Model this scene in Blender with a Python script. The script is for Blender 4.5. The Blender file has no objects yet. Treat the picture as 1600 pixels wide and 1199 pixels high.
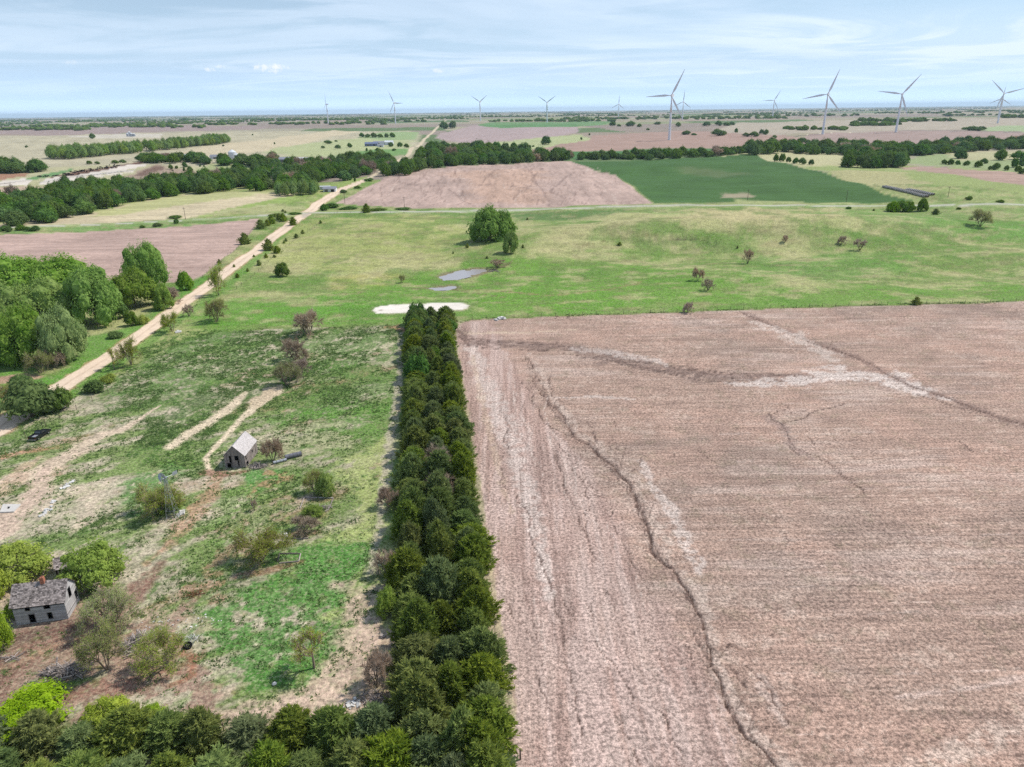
import bpy, math, random
import numpy as np
from mathutils import Matrix, Vector

# ------------------------------------------------------------------ camera, sky, sun, exposure
HCAM = 65.0
FPX = 1110.0                                   # focal length in pixels of a 1600 px wide picture
PITCH = math.radians(21.0)
ROLL = math.radians(0.70)
sc = bpy.context.scene
COL = sc.collection
_F = np.array([0, math.cos(PITCH), -math.sin(PITCH)])
_U0 = np.array([0, math.sin(PITCH), math.cos(PITCH)])
_R0 = np.array([1.0, 0, 0])
_U = _U0 * math.cos(ROLL) + _R0 * math.sin(ROLL)
_R = _R0 * math.cos(ROLL) - _U0 * math.sin(ROLL)
cam_data = bpy.data.cameras.new('camera')
cam = bpy.data.objects.new('camera', cam_data)
COL.objects.link(cam)
cam_data.sensor_width = 36.0
cam_data.lens = 36.0 * FPX / 1600.0
cam_data.clip_start = 0.5
cam_data.clip_end = 150000
M4 = Matrix.Identity(4)
for i in range(3):
    M4[i][0] = _R[i]; M4[i][1] = _U[i]; M4[i][2] = -_F[i]
M4[2][3] = HCAM
cam.matrix_world = M4
sc.camera = cam

SUN_EL = math.radians(52.0)
SUN_DIR = np.array([0.93, 0.37]); SUN_DIR /= np.linalg.norm(SUN_DIR)      # towards the sun, in plan
world = bpy.data.worlds.new('World'); sc.world = world; world.use_nodes = True
wn = world.node_tree.nodes; wl = world.node_tree.links; wn.clear()
w_out = wn.new('ShaderNodeOutputWorld'); w_bg = wn.new('ShaderNodeBackground')
w_bg.inputs['Strength'].default_value = 0.108
sky = wn.new('ShaderNodeTexSky'); sky.sky_type = 'NISHITA'; sky.sun_disc = False
sky.sun_elevation = SUN_EL
sky.sun_rotation = math.atan2(SUN_DIR[0], SUN_DIR[1])
sky.altitude = 400; sky.air_density = 1.0; sky.dust_density = 0.6; sky.ozone_density = 1.6
tc = wn.new('ShaderNodeTexCoord')
sep = wn.new('ShaderNodeSeparateXYZ'); wl.new(tc.outputs['Generated'], sep.inputs[0])
def wmath(op, a, b=None, c=None, clamp=False):
    n = wn.new('ShaderNodeMath'); n.operation = op; n.use_clamp = clamp
    for k, v in enumerate((a, b, c)):
        if v is None: continue
        if isinstance(v, (int, float)): n.inputs[k].default_value = v
        else: wl.new(v, n.inputs[k])
    return n.outputs[0]
zc = wmath('MAXIMUM', sep.outputs['Z'], 0.0)
zz = wmath('ADD', zc, 0.045)
cu = wmath('DIVIDE', sep.outputs['X'], zz); cv = wmath('DIVIDE', sep.outputs['Y'], zz)
cmb = wn.new('ShaderNodeCombineXYZ'); wl.new(cu, cmb.inputs[0]); wl.new(cv, cmb.inputs[1])
def wnoise(scale, detail, rough, off, sx=1.0, sy=1.0, dist=0.0):
    mp = wn.new('ShaderNodeMapping'); wl.new(cmb.outputs[0], mp.inputs[0])
    mp.inputs['Scale'].default_value = (sx, sy, 1); mp.inputs['Location'].default_value = (off, off * .7, 0)
    n = wn.new('ShaderNodeTexNoise'); wl.new(mp.outputs[0], n.inputs['Vector'])
    n.inputs['Scale'].default_value = scale; n.inputs['Detail'].default_value = detail
    n.inputs['Roughness'].default_value = rough; n.inputs['Distortion'].default_value = dist
    return n.outputs['Fac']
def wramp(x, a, b):
    n = wn.new('ShaderNodeMapRange'); n.interpolation_type = 'SMOOTHSTEP'
    wl.new(x, n.inputs[0]); n.inputs[1].default_value = a; n.inputs[2].default_value = b
    return n.outputs[0]
veil = wramp(wnoise(0.16, 6, 0.55, 3.1, 1.0, 1.5, 0.6), 0.26, 0.62)
streak = wramp(wnoise(0.34, 9, 0.60, 9.7, 0.9, 1.15, 1.4), 0.41, 0.57)
right = wramp(sep.outputs['X'], -0.5, 0.55)
cov = wmath('MULTIPLY', veil, wmath('ADD', wmath('MULTIPLY', streak, 0.75), 0.25))
cov = wmath('MULTIPLY', cov, wmath('ADD', wmath('MULTIPLY', right, 0.65), 0.55), clamp=True)
haz = wramp(sep.outputs['Z'], 0.16, -0.02)                      # air near the horizon is paler
mix0 = wn.new('ShaderNodeMix'); mix0.data_type = 'RGBA'
wl.new(wmath('ADD', wmath('MULTIPLY', haz, 0.72), 0.12), mix0.inputs[0]); wl.new(sky.outputs[0], mix0.inputs[6])
mix0.inputs[7].default_value = (4.5, 6.7, 9.9, 1)
mixc = wn.new('ShaderNodeMix'); mixc.data_type = 'RGBA'
wl.new(wmath('MULTIPLY', cov, 1.0), mixc.inputs[0]); wl.new(mix0.outputs[2], mixc.inputs[6])
mixc.inputs[7].default_value = (7.3, 8.5, 10.1, 1)
# small fair-weather clouds low in the sky, each an uneven puff with a flat base
def wv(op, a, b):
    n = wn.new('ShaderNodeVectorMath'); n.operation = op
    for k, v in enumerate((a, b)):
        if isinstance(v, tuple): n.inputs[k].default_value = v
        else: wl.new(v, n.inputs[k])
    return n
low = wn.new('ShaderNodeMix'); low.data_type = 'RGBA'           # low sky brightened all the way round, to offset the haze volume's darkening
wl.new(wmath('MULTIPLY', wramp(sep.outputs['Z'], 0.060, 0.0), 0.85), low.inputs[0]); wl.new(mixc.outputs[2], low.inputs[6])
low.inputs[7].default_value = (6.2, 8.5, 11.4, 1)
pn = wn.new('ShaderNodeTexNoise'); wl.new(tc.outputs['Generated'], pn.inputs['Vector'])
pn.inputs['Scale'].default_value = 95; pn.inputs['Detail'].default_value = 5; pn.inputs['Roughness'].default_value = 0.6
low2 = wn.new('ShaderNodeMix'); low2.data_type = 'RGBA'  # second, narrower brightening at the skyline, also added against the dark haze band
wl.new(wmath('MULTIPLY', wramp(sep.outputs['Z'], 0.022, 0.0), 0.9), low2.inputs[0]); wl.new(low.outputs[2], low2.inputs[6])
low2.inputs[7].default_value = (8.6, 11.2, 14.0, 1); prev = low2.outputs[2]
for (px, py, wpx, hpx, amp) in ((424, 107, 27, 8, 1.0), (408, 105, 12, 6, .8), (328, 109, 9, 4, .75), (343, 104, 9, 3, .5),
                                (684, 111, 13, 3.5, .6), (112, 97, 14, 4, .35), (711, 133, 5, 3, .35)):
    dr = _F * FPX + (px - 800) * _R - (py - 599.5) * _U; dr /= np.linalg.norm(dr)
    az = math.atan2(dr[0], dr[1])
    df = wv('SUBTRACT', tc.outputs['Generated'], tuple(float(v) for v in dr))
    hx = wv('DOT_PRODUCT', df.outputs[0], (math.cos(az), -math.sin(az), 0)).outputs['Value']
    hz = wv('DOT_PRODUCT', df.outputs[0], (0, 0, 1)).outputs['Value']
    ex = wmath('DIVIDE', hx, wpx / 1110.0); ez = wmath('DIVIDE', hz, hpx / 1110.0)
    r2 = wmath('ADD', wmath('MULTIPLY', ex, ex), wmath('MULTIPLY', ez, ez))
    v = wmath('SUBTRACT', wmath('ADD', wmath('MULTIPLY', wmath('SUBTRACT', pn.outputs['Fac'], 0.5), 3.2), 0.75), r2)
    m = wmath('MULTIPLY', wramp(v, 0.0, 0.95), amp)
    mx = wn.new('ShaderNodeMix'); mx.data_type = 'RGBA'; wl.new(m, mx.inputs[0]); wl.new(prev, mx.inputs[6])
    mx.inputs[7].default_value = (8.6, 9.0, 9.6, 1); prev = mx.outputs[2]
wl.new(prev, w_bg.inputs['Color']); wl.new(w_bg.outputs[0], w_out.inputs['Surface'])

sun_d = bpy.data.lights.new('sun', 'SUN'); sun_d.energy = 3.9; sun_d.angle = math.radians(0.55)
sun_d.color = (1.0, 0.955, 0.89)
sun = bpy.data.objects.new('sun', sun_d); COL.objects.link(sun)
sdir = Vector((SUN_DIR[0] * math.cos(SUN_EL), SUN_DIR[1] * math.cos(SUN_EL), math.sin(SUN_EL)))
sun.rotation_euler = sdir.to_track_quat('Z', 'Y').to_euler(); sun.location = (0, 0, 300)
sc.view_settings.view_transform = 'Standard'; sc.view_settings.look = 'None'
sc.view_settings.gamma = 1.0; sc.view_settings.use_curve_mapping = False
sc.view_settings.exposure = 0.10
sc.render.engine = 'CYCLES'
sc.cycles.max_bounces = 5; sc.cycles.diffuse_bounces = 2; sc.cycles.transmission_bounces = 3
sc.cycles.volume_bounces = 0; sc.cycles.transparent_max_bounces = 6
sc.cycles.use_denoising = False
sc.cycles.sample_clamp_indirect = 4.0

# ------------------------------------------------------------------ small numeric helpers
rng = np.random.default_rng(7)
random.seed(7)
def lin(c, k=0.80):
    a = np.array(c, dtype=float) / 255.0
    return np.where(a <= 0.04045, a / 12.92, ((a + 0.055) / 1.055) ** 2.4) * k
_TAB = [np.random.default_rng(100 + i).random((256, 256)) for i in range(8)]
def vnoise(x, y, seed=0):
    T = _TAB[seed % 8]
    x = x + 17.3 * seed; y = y + 9.1 * seed
    xi = np.floor(x).astype(np.int64); yi = np.floor(y).astype(np.int64)
    fx = x - xi; fy = y - yi
    fx = fx * fx * (3 - 2 * fx); fy = fy * fy * (3 - 2 * fy)
    x0 = xi & 255; x1 = (xi + 1) & 255; y0 = yi & 255; y1 = (yi + 1) & 255
    a = T[x0, y0]; b = T[x1, y0]; c = T[x0, y1]; d = T[x1, y1]
    return (a * (1 - fx) + b * fx) * (1 - fy) + (c * (1 - fx) + d * fx) * fy
def fbm(x, y, wl_, octs=4, seed=0, gain=0.5):
    s = 0; amp = 1; tot = 0; f = 1.0 / wl_
    for o in range(octs):
        s = s + amp * vnoise(x * f, y * f, seed + o); tot += amp; amp *= gain; f *= 2.03
    return s / tot
def sm(a, b, x):
    t = np.clip((x - a) / (b - a), 0, 1); return t * t * (3 - 2 * t)
BUMPS = ((236, 860, 150, 60, 6.0), (330, 730, 110, 42, 3.5), (90, 640, 90, 40, 2.0), (-40, 800, 130, 70, 3.0), (110, 400, 95, 36, 3.6),
         (-21, 300, 70, 30, -2.2), (230, 420, 60, 40, 2.5), (330, 600, 80, 60, 3.0), (-330, 1000, 220, 110, 6.0), (-150, 1250, 200, 120, 7.0),
         (-70, 420, 40, 60, 1.6), (95, 392, 80, 24, 5.5), (160, 345, 60, 18, -2.5), (60, 335, 60, 18, -1.5), (190, 405, 50, 26, 3.0), (200, 300, 60, 30, -1.2))
def hgt(x, y):
    x = np.asarray(x, float); y = np.asarray(y, float)
    d = np.sqrt(x * x + y * y)
    h = sm(250, 1100, d) * 7.0 * (fbm(x, y, 420, 3, 1) - 0.5)
    h = h + 12.0 * sm(1100, 4200, d) + sm(1600, 6000, d) * 26.0 * (fbm(x, y * 1.4, 1700, 3, 3) - 0.5)
    h = h + 0.5 * (fbm(x, y, 34, 3, 2) - 0.5)
    h = h + sm(235, 330, d) * 5.5 * (fbm(x, y * 1.2, 80, 3, 6) - 0.5) * (1 - np.exp(-((x + 25) / 80) ** 2 - ((y - 285) / 60) ** 2))
    for (cx, cy, sx, sy, a) in BUMPS:
        h = h + a * np.exp(-((x - cx) / sx) ** 2 - ((y - cy) / sy) ** 2)
    return h
_T = np.concatenate([np.linspace(40, 300, 200), 300 * 1.013 ** np.arange(1, 420)])
def ray(px, py):
    return _F + (px - 800) / FPX * _R - (py - 599.5) / FPX * _U       # unit step along the camera axis
def proj(P):
    q = np.asarray(P, float) - np.array([0, 0, HCAM]); z = q @ _F
    return 800 + FPX * (q @ _R) / z, 599.5 - FPX * (q @ _U) / z
def height_for(p, py):
    """how tall something standing at p is, if the photograph shows its top at row py"""
    lo, hi = 0.0, 160.0
    for _ in range(30):
        m = .5 * (lo + hi)
        if proj((p[0], p[1], p[2] + m))[1] > py: lo = m
        else: hi = m
    return hi
_cache = {}
def at(px, py):
    """the point of the land that the photograph shows at this pixel"""
    k = (px, py)
    if k in _cache: return _cache[k]
    d = ray(px, py)
    P = _T[:, None] * d[None, :]; z = HCAM + P[:, 2]
    under = z < hgt(P[:, 0], P[:, 1])
    i = int(np.argmax(under)) if under.any() else len(_T) - 1
    lo, hi = (_T[i - 1] if i > 0 else 1.0), _T[i]
    for _ in range(18):
        m = 0.5 * (lo + hi)
        if HCAM + m * d[2] < hgt(m * d[0], m * d[1]): hi = m
        else: lo = m
    p = np.array([hi * d[0], hi * d[1], float(hgt(hi * d[0], hi * d[1]))])
    _cache[k] = p
    return p
def mpp(p):
    """metres that one photograph pixel spans at this place"""
    return float((p - np.array([0, 0, HCAM])) @ _F) / FPX
def hpx_to_m(p, hpx):
    """height in metres of something hpx pixels tall standing at p"""
    q = (p - np.array([0, 0, HCAM])); dep = math.atan2(-q[2], math.hypot(q[0], q[1]))
    return hpx * mpp(p) / max(0.5, math.cos(dep) / math.cos(abs(PITCH - dep)) if abs(PITCH - dep) < 1.2 else 1)

# ------------------------------------------------------------------ object helpers
def tag(o, label=None, cat=None, group=None, kind=None):
    if label: o['label'] = label
    if cat: o['category'] = cat
    if group: o['group'] = group
    if kind: o['kind'] = kind
    return o
def empty(name, loc, rz=0.0):
    o = bpy.data.objects.new(name, None); COL.objects.link(o)
    o.location = tuple(float(v) for v in loc); o.rotation_euler = (0, 0, rz); o.empty_display_size = 0.3
    return o
def mesh_np(name, verts, faces, mats, smooth=False, mi=None):
    """verts (N,3); faces (M,3) or (M,4)"""
    me = bpy.data.meshes.new(name)
    verts = np.ascontiguousarray(verts, dtype=np.float32); faces = np.ascontiguousarray(faces, dtype=np.int32)
    n, k = faces.shape
    me.vertices.add(len(verts)); me.vertices.foreach_set('co', verts.ravel())
    me.loops.add(n * k); me.loops.foreach_set('vertex_index', faces.ravel())
    me.polygons.add(n); me.polygons.foreach_set('loop_start', np.arange(0, n * k, k, dtype=np.int32))
    me.polygons.foreach_set('loop_total', np.full(n, k, dtype=np.int32))
    if mi is not None: me.polygons.foreach_set('material_index', np.asarray(mi, dtype=np.int32))
    me.polygons.foreach_set('use_smooth', np.full(n, smooth, dtype=bool))
    for m in (mats if isinstance(mats, (list, tuple)) else [mats]): me.materials.append(m)
    me.update(calc_edges=True)
    return me
def link(name, me, parent=None, loc=None, rz=0.0, scale=None):
    o = bpy.data.objects.new(name, me); COL.objects.link(o)
    if parent is not None: o.parent = parent
    if loc is not None: o.location = tuple(float(v) for v in loc)
    if rz: o.rotation_euler = (0, 0, rz)
    if scale is not None: o.scale = scale if isinstance(scale, tuple) else (scale,) * 3
    return o
class MB:
    """collects boxes, tubes and plates; build() links them as one mesh object"""
    def __init__(s): s.v = []; s.f = []; s.n = 0; s.tone = []
    def add(s, vs, fs, tone=0.5):
        s.v.extend([tuple(map(float, q)) for q in vs]); s.f.extend([tuple(i + s.n for i in f) for f in fs]); s.n += len(vs)
        s.tone.extend([tone] * len(fs)); return s
    def box(s, c, d, rot=None, tone=0.5):
        hx, hy, hz = d[0] / 2, d[1] / 2, d[2] / 2
        vs = [Vector((x, y, z)) for z in (-hz, hz) for y in (-hy, hy) for x in (-hx, hx)]
        if rot is not None: vs = [rot @ v for v in vs]
        vs = [v + Vector(c) for v in vs]
        return s.add(vs, [(0, 2, 3, 1), (4, 5, 7, 6), (0, 1, 5, 4), (2, 6, 7, 3), (0, 4, 6, 2), (1, 3, 7, 5)], tone)
    def hexa(s, vs, tone=0.5):
        return s.add(vs, [(0, 2, 3, 1), (4, 5, 7, 6), (0, 1, 5, 4), (2, 6, 7, 3), (0, 4, 6, 2), (1, 3, 7, 5)], tone)
    def tube(s, a, b, r0, r1=None, n=6, cap=True, tone=0.5):
        a = Vector(a); b = Vector(b); r1 = r0 if r1 is None else r1
        ax = (b - a).normalized(); t = Vector((0, 0, 1)) if abs(ax.z) < .9 else Vector((1, 0, 0))
        u = ax.cross(t).normalized(); w = ax.cross(u)
        vs = [a + (u * math.cos(2 * math.pi * k / n) + w * math.sin(2 * math.pi * k / n)) * r0 for k in range(n)]
        vs += [b + (u * math.cos(2 * math.pi * k / n) + w * math.sin(2 * math.pi * k / n)) * r1 for k in range(n)]
        fs = [(k, (k + 1) % n, n + (k + 1) % n, n + k) for k in range(n)]
        if cap: fs += [tuple(range(n - 1, -1, -1)), tuple(range(n, 2 * n))]
        return s.add(vs, fs, tone)
    def mesh(s, name, mat, smooth=False):
        me = bpy.data.meshes.new(name); me.from_pydata(s.v, [], s.f)
        for m in (mat if isinstance(mat, list) else [mat]): me.materials.append(m)
        at_ = me.attributes.new('tone', 'FLOAT', 'FACE'); at_.data.foreach_set('value', np.array(s.tone, dtype=np.float32))
        if smooth: me.polygons.foreach_set('use_smooth', [True] * len(s.f))
        me.update(); return me
    def build(s, name, mat, parent=None, loc=None, rz=0.0, smooth=False):
        return link(name, s.mesh(name, mat, smooth), parent, loc, rz)
def ordi(n):
    return '%d%s' % (n, 'th' if 10 <= n % 100 <= 20 else {1: 'st', 2: 'nd', 3: 'rd'}.get(n % 10, 'th'))

# ------------------------------------------------------------------ materials
class NT:
    def __init__(s, name):
        s.m = bpy.data.materials.new(name); s.m.use_nodes = True; s.t = s.m.node_tree; s.t.nodes.clear()
        s.out = s.t.nodes.new('ShaderNodeOutputMaterial')
    def n(s, typ, **kw):
        o = s.t.nodes.new(typ)
        for k, v in kw.items(): setattr(o, k, v)
        return o
    def l(s, a, b): s.t.links.new(a, b)
    def put(s, sock, v):
        if isinstance(v, (int, float)): sock.default_value = v
        elif isinstance(v, (tuple, list, np.ndarray)):
            v = tuple(float(q) for q in v); sock.default_value = v if len(sock.default_value) == len(v) else v + (1.0,)
        else: s.l(v, sock)
    def noise(s, vec, scale, detail=4, rough=0.55, dist=0.0):
        o = s.n('ShaderNodeTexNoise'); s.l(vec, o.inputs['Vector'])
        o.inputs['Scale'].default_value = scale; o.inputs['Detail'].default_value = detail
        o.inputs['Roughness'].default_value = rough; o.inputs['Distortion'].default_value = dist
        return o.outputs['Fac']
    def maps(s, vec, scale=(1, 1, 1), rz=0.0, loc=(0, 0, 0)):
        o = s.n('ShaderNodeMapping'); s.l(vec, o.inputs[0]); o.inputs['Scale'].default_value = scale
        o.inputs['Rotation'].default_value = (0, 0, rz); o.inputs['Location'].default_value = loc
        return o.outputs[0]
    def ramp(s, x, a, b, c=0.0, d=1.0, smooth=True):
        o = s.n('ShaderNodeMapRange')
        if smooth: o.interpolation_type = 'SMOOTHSTEP'
        for k, v in enumerate((x, a, b, c, d)): s.put(o.inputs[k], v)
        return o.outputs[0]
    def math(s, op, a, b=0.0):
        o = s.n('ShaderNodeMath', operation=op); s.put(o.inputs[0], a); s.put(o.inputs[1], b); return o.outputs[0]
    def mix(s, f, a, b, blend='MIX'):
        o = s.n('ShaderNodeMix', data_type='RGBA', blend_type=blend)
        s.put(o.inputs[0], f); s.put(o.inputs[6], a); s.put(o.inputs[7], b); return o.outputs[2]
    def scale(s, col, f):
        o = s.n('ShaderNodeVectorMath', operation='SCALE'); s.put(o.inputs[0], col); s.put(o.inputs['Scale'], f); return o.outputs[0]
    def pos(s):
        return s.n('ShaderNodeNewGeometry').outputs['Position']
    def bsdf(s, col, rough=0.9, bump=None, bstr=0.5, bdist=0.1, spec=0.2, metal=0.0):
        o = s.n('ShaderNodeBsdfPrincipled'); s.put(o.inputs['Base Color'], col); s.put(o.inputs['Roughness'], rough)
        o.inputs['Specular IOR Level'].default_value = spec; o.inputs['Metallic'].default_value = metal
        if bump is not None:
            b = s.n('ShaderNodeBump'); s.l(bump, b.inputs['Height']); b.inputs['Strength'].default_value = bstr
            b.inputs['Distance'].default_value = bdist; s.l(b.outputs[0], o.inputs['Normal'])
        s.l(o.outputs[0], s.out.inputs['Surface']); return s.m

def simple(name, rgb, rough=0.8, var=0.25, scale=3.0, spec=0.2, metal=0.0, tone=0.0):
    t = NT(name); tcn = t.n('ShaderNodeTexCoord').outputs['Object']
    f = t.ramp(t.noise(tcn, scale, 5, .6), .3, .7, 1 - var, 1 + var)
    if tone:
        a = t.n('ShaderNodeAttribute', attribute_name='tone').outputs['Fac']
        f = t.math('MULTIPLY', f, t.ramp(a, 0, 1, 1 - tone, 1 + tone, False))
    return t.bsdf(t.scale(tuple(lin(rgb)), f), rough, spec=spec, metal=metal)

def ground_mat(name, kind):
    t = NT(name); P = t.pos()
    alb = t.n('ShaderNodeAttribute', attribute_name='albedo').outputs['Color']
    d2 = t.n('ShaderNodeCameraData').outputs['View Distance'] if False else None
    if kind == 'field':
        n1 = t.noise(P, 2.2, 5, .75)                         # clods and residue
        n2 = t.noise(P, 7.0, 3, .7)
        head = t.n('ShaderNodeAttribute', attribute_name='headland').outputs['Fac']
        sx = t.noise(t.maps(P, (.045, 1.6, 1), rz=-0.035), 1.0, 5, .65)
        sy = t.noise(t.maps(P, (1.5, .035, 1), rz=-0.03), 1.0, 5, .65)
        st = t.n('ShaderNodeMix', data_type='FLOAT'); t.put(st.inputs[0], head); t.put(st.inputs[2], sx); t.put(st.inputs[3], sy)
        st = st.outputs[0]
        f = t.math('MULTIPLY', t.ramp(n1, .36, .64, .52, 1.42), t.ramp(st, .36, .64, .82, 1.16))
        f = t.math('MULTIPLY', f, t.ramp(n2, .36, .64, .74, 1.24))
        col = t.scale(alb, f)
        vo = t.n('ShaderNodeTexVoronoi'); t.l(P, vo.inputs['Vector']); vo.inputs['Scale'].default_value = 3.2
        spot = t.math('MULTIPLY', t.ramp(vo.outputs['Distance'], .24, .10), t.ramp(t.noise(P, .9, 3), .44, .58))
        col = t.mix(t.math('MULTIPLY', spot, .65), col, tuple(lin((232, 220, 200))))
        vo2 = t.n('ShaderNodeTexVoronoi'); t.l(t.maps(P, (1, 1, 1), loc=(31, 7, 0)), vo2.inputs['Vector']); vo2.inputs['Scale'].default_value = 2.4
        dk = t.math('MULTIPLY', t.ramp(vo2.outputs['Distance'], .30, .14), t.ramp(t.noise(P, .7, 3), .46, .56))
        col = t.mix(t.math('MULTIPLY', dk, .55), col, tuple(lin((92, 74, 66))))
        return t.bsdf(col, .95, t.math('ADD', n1, t.math('MULTIPLY', st, .8)), .55, .16, spec=.1)
    if kind == 'farfield':
        n1 = t.noise(P, .30, 4, .7); n2 = t.noise(P, 1.2, 3, .7)
        sx = t.noise(t.maps(P, (.006, .16, 1), rz=.0), 1.0, 4, .6)
        sy = t.noise(t.maps(P, (.17, .006, 1), rz=.05), 1.0, 4, .6)
        head = t.n('ShaderNodeAttribute', attribute_name='headland').outputs['Fac']
        st = t.n('ShaderNodeMix', data_type='FLOAT'); t.put(st.inputs[0], head); t.put(st.inputs[2], sx); t.put(st.inputs[3], sy)
        f = t.math('MULTIPLY', t.ramp(n1, .3, .7, .88, 1.12), t.ramp(st.outputs[0], .3, .7, .86, 1.14))
        f = t.math('MULTIPLY', f, t.ramp(n2, .3, .7, .88, 1.12))
        return t.bsdf(t.scale(alb, f), .95, n1, .3, .3, spec=.1)
    if kind == 'grass':
        n1 = t.noise(P, 1.6, 5, .7); n2 = t.noise(P, 6.0, 3, .7); n3 = t.noise(P, .35, 4, .6)
        rough = t.n('ShaderNodeAttribute', attribute_name='weedy').outputs['Fac']
        f = t.math('MULTIPLY', t.ramp(n1, .36, .64, .62, 1.36), t.ramp(n2, .36, .64, .78, 1.22))
        f = t.math('MULTIPLY', f, t.ramp(n3, .36, .64, .88, 1.12))
        col = t.scale(alb, f)
        strw = t.math('MULTIPLY', t.ramp(t.noise(t.maps(P, (1, 1, 1), loc=(13, 3, 0)), 2.3, 4, .75), .50, .62), .42)
        col = t.mix(strw, col, tuple(lin((205, 195, 160))))
        wd = t.math('MULTIPLY', t.ramp(t.noise(t.maps(P, (1, 1, 1), loc=(3, 43, 0)), 1.15, 4, .7), .48, .58), t.math('MULTIPLY', rough, .72))
        col = t.mix(wd, col, tuple(lin((48, 78, 34))))
        return t.bsdf(col, .95, n1, .6, .22, spec=.1)
    if kind == 'crop':
        n1 = t.noise(P, .9, 4, .6); sx = t.noise(t.maps(P, (.008, .22, 1), rz=.12), 1.0, 4, .6)
        f = t.math('MULTIPLY', t.ramp(n1, .3, .7, .86, 1.14), t.ramp(sx, .3, .7, .88, 1.12))
        return t.bsdf(t.scale(alb, f), .9, n1, .3, .2, spec=.1)
    # road, pads, dry basin
    n1 = t.noise(P, 1.8, 5, .7); n2 = t.noise(P, .25, 3, .6)
    f = t.math('MULTIPLY', t.ramp(n1, .3, .7, .88, 1.12), t.ramp(n2, .3, .7, .93, 1.07))
    return t.bsdf(t.scale(alb, f), .92, n1, .25, .05, spec=.15)

def leaf_mat(name, rgb_dark, rgb_light, trans=0.28, hue=0.05, nscale=1.4):
    t = NT(name); oc = t.n('ShaderNodeTexCoord').outputs['Object']; oi = t.n('ShaderNodeObjectInfo').outputs['Random']
    f = t.ramp(t.noise(oc, nscale, 5, .7), .34, .66)
    col = t.mix(f, tuple(lin(rgb_dark)), tuple(lin(rgb_light)))
    hs = t.n('ShaderNodeHueSaturation'); t.l(col, hs.inputs['Color'])
    t.l(t.ramp(oi, 0, 1, .5 - hue, .5 + hue, False), hs.inputs['Hue'])
    r2 = t.math('FRACT', t.math('MULTIPLY', oi, 7.31)); t.l(t.ramp(r2, 0, 1, .86, 1.16, False), hs.inputs['Value'])
    r3 = t.math('FRACT', t.math('MULTIPLY', oi, 13.7)); t.l(t.ramp(r3, 0, 1, .80, 1.08, False), hs.inputs['Saturation'])
    d = t.n('ShaderNodeBsdfDiffuse'); t.l(hs.outputs[0], d.inputs['Color']); d.inputs['Roughness'].default_value = .6
    tr = t.n('ShaderNodeBsdfTranslucent'); t.l(hs.outputs[0], tr.inputs['Color'])
    mx = t.n('ShaderNodeMixShader'); mx.inputs[0].default_value = trans
    t.l(d.outputs[0], mx.inputs[1]); t.l(tr.outputs[0], mx.inputs[2]); t.l(mx.outputs[0], t.out.inputs['Surface'])
    return t.m
ML = dict(
    cedar=leaf_mat('cedar_foliage', (98, 120, 50), (178, 192, 86), .38, .015, 7.0),
    bluecedar=leaf_mat('grey_cedar_foliage', (98, 118, 66), (158, 174, 106), .35, .015, 7.0),
    cotton=leaf_mat('cottonwood_foliage', (116, 152, 66), (176, 202, 108), .345, .015, 7.0),
    creek=leaf_mat('creek_tree_foliage', (82, 116, 50), (134, 166, 76), .32, .02, 6.0),
    fresh=leaf_mat('spring_foliage', (134, 160, 50), (194, 214, 80), .38, .015, 5.0),
    bud=leaf_mat('budding_foliage', (136, 152, 70), (182, 192, 100), .35, .008, 5.0),
    bare=leaf_mat('bare_twigs', (186, 160, 134), (222, 198, 170), .25, .01, 5.0),
    weed=leaf_mat('weed_leaves', (88, 126, 52), (132, 166, 72), .35, .02, .3))
ML['willow'] = leaf_mat('willow_foliage', (112, 148, 48), (168, 196, 78), .35, .015, 7.0)
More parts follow.
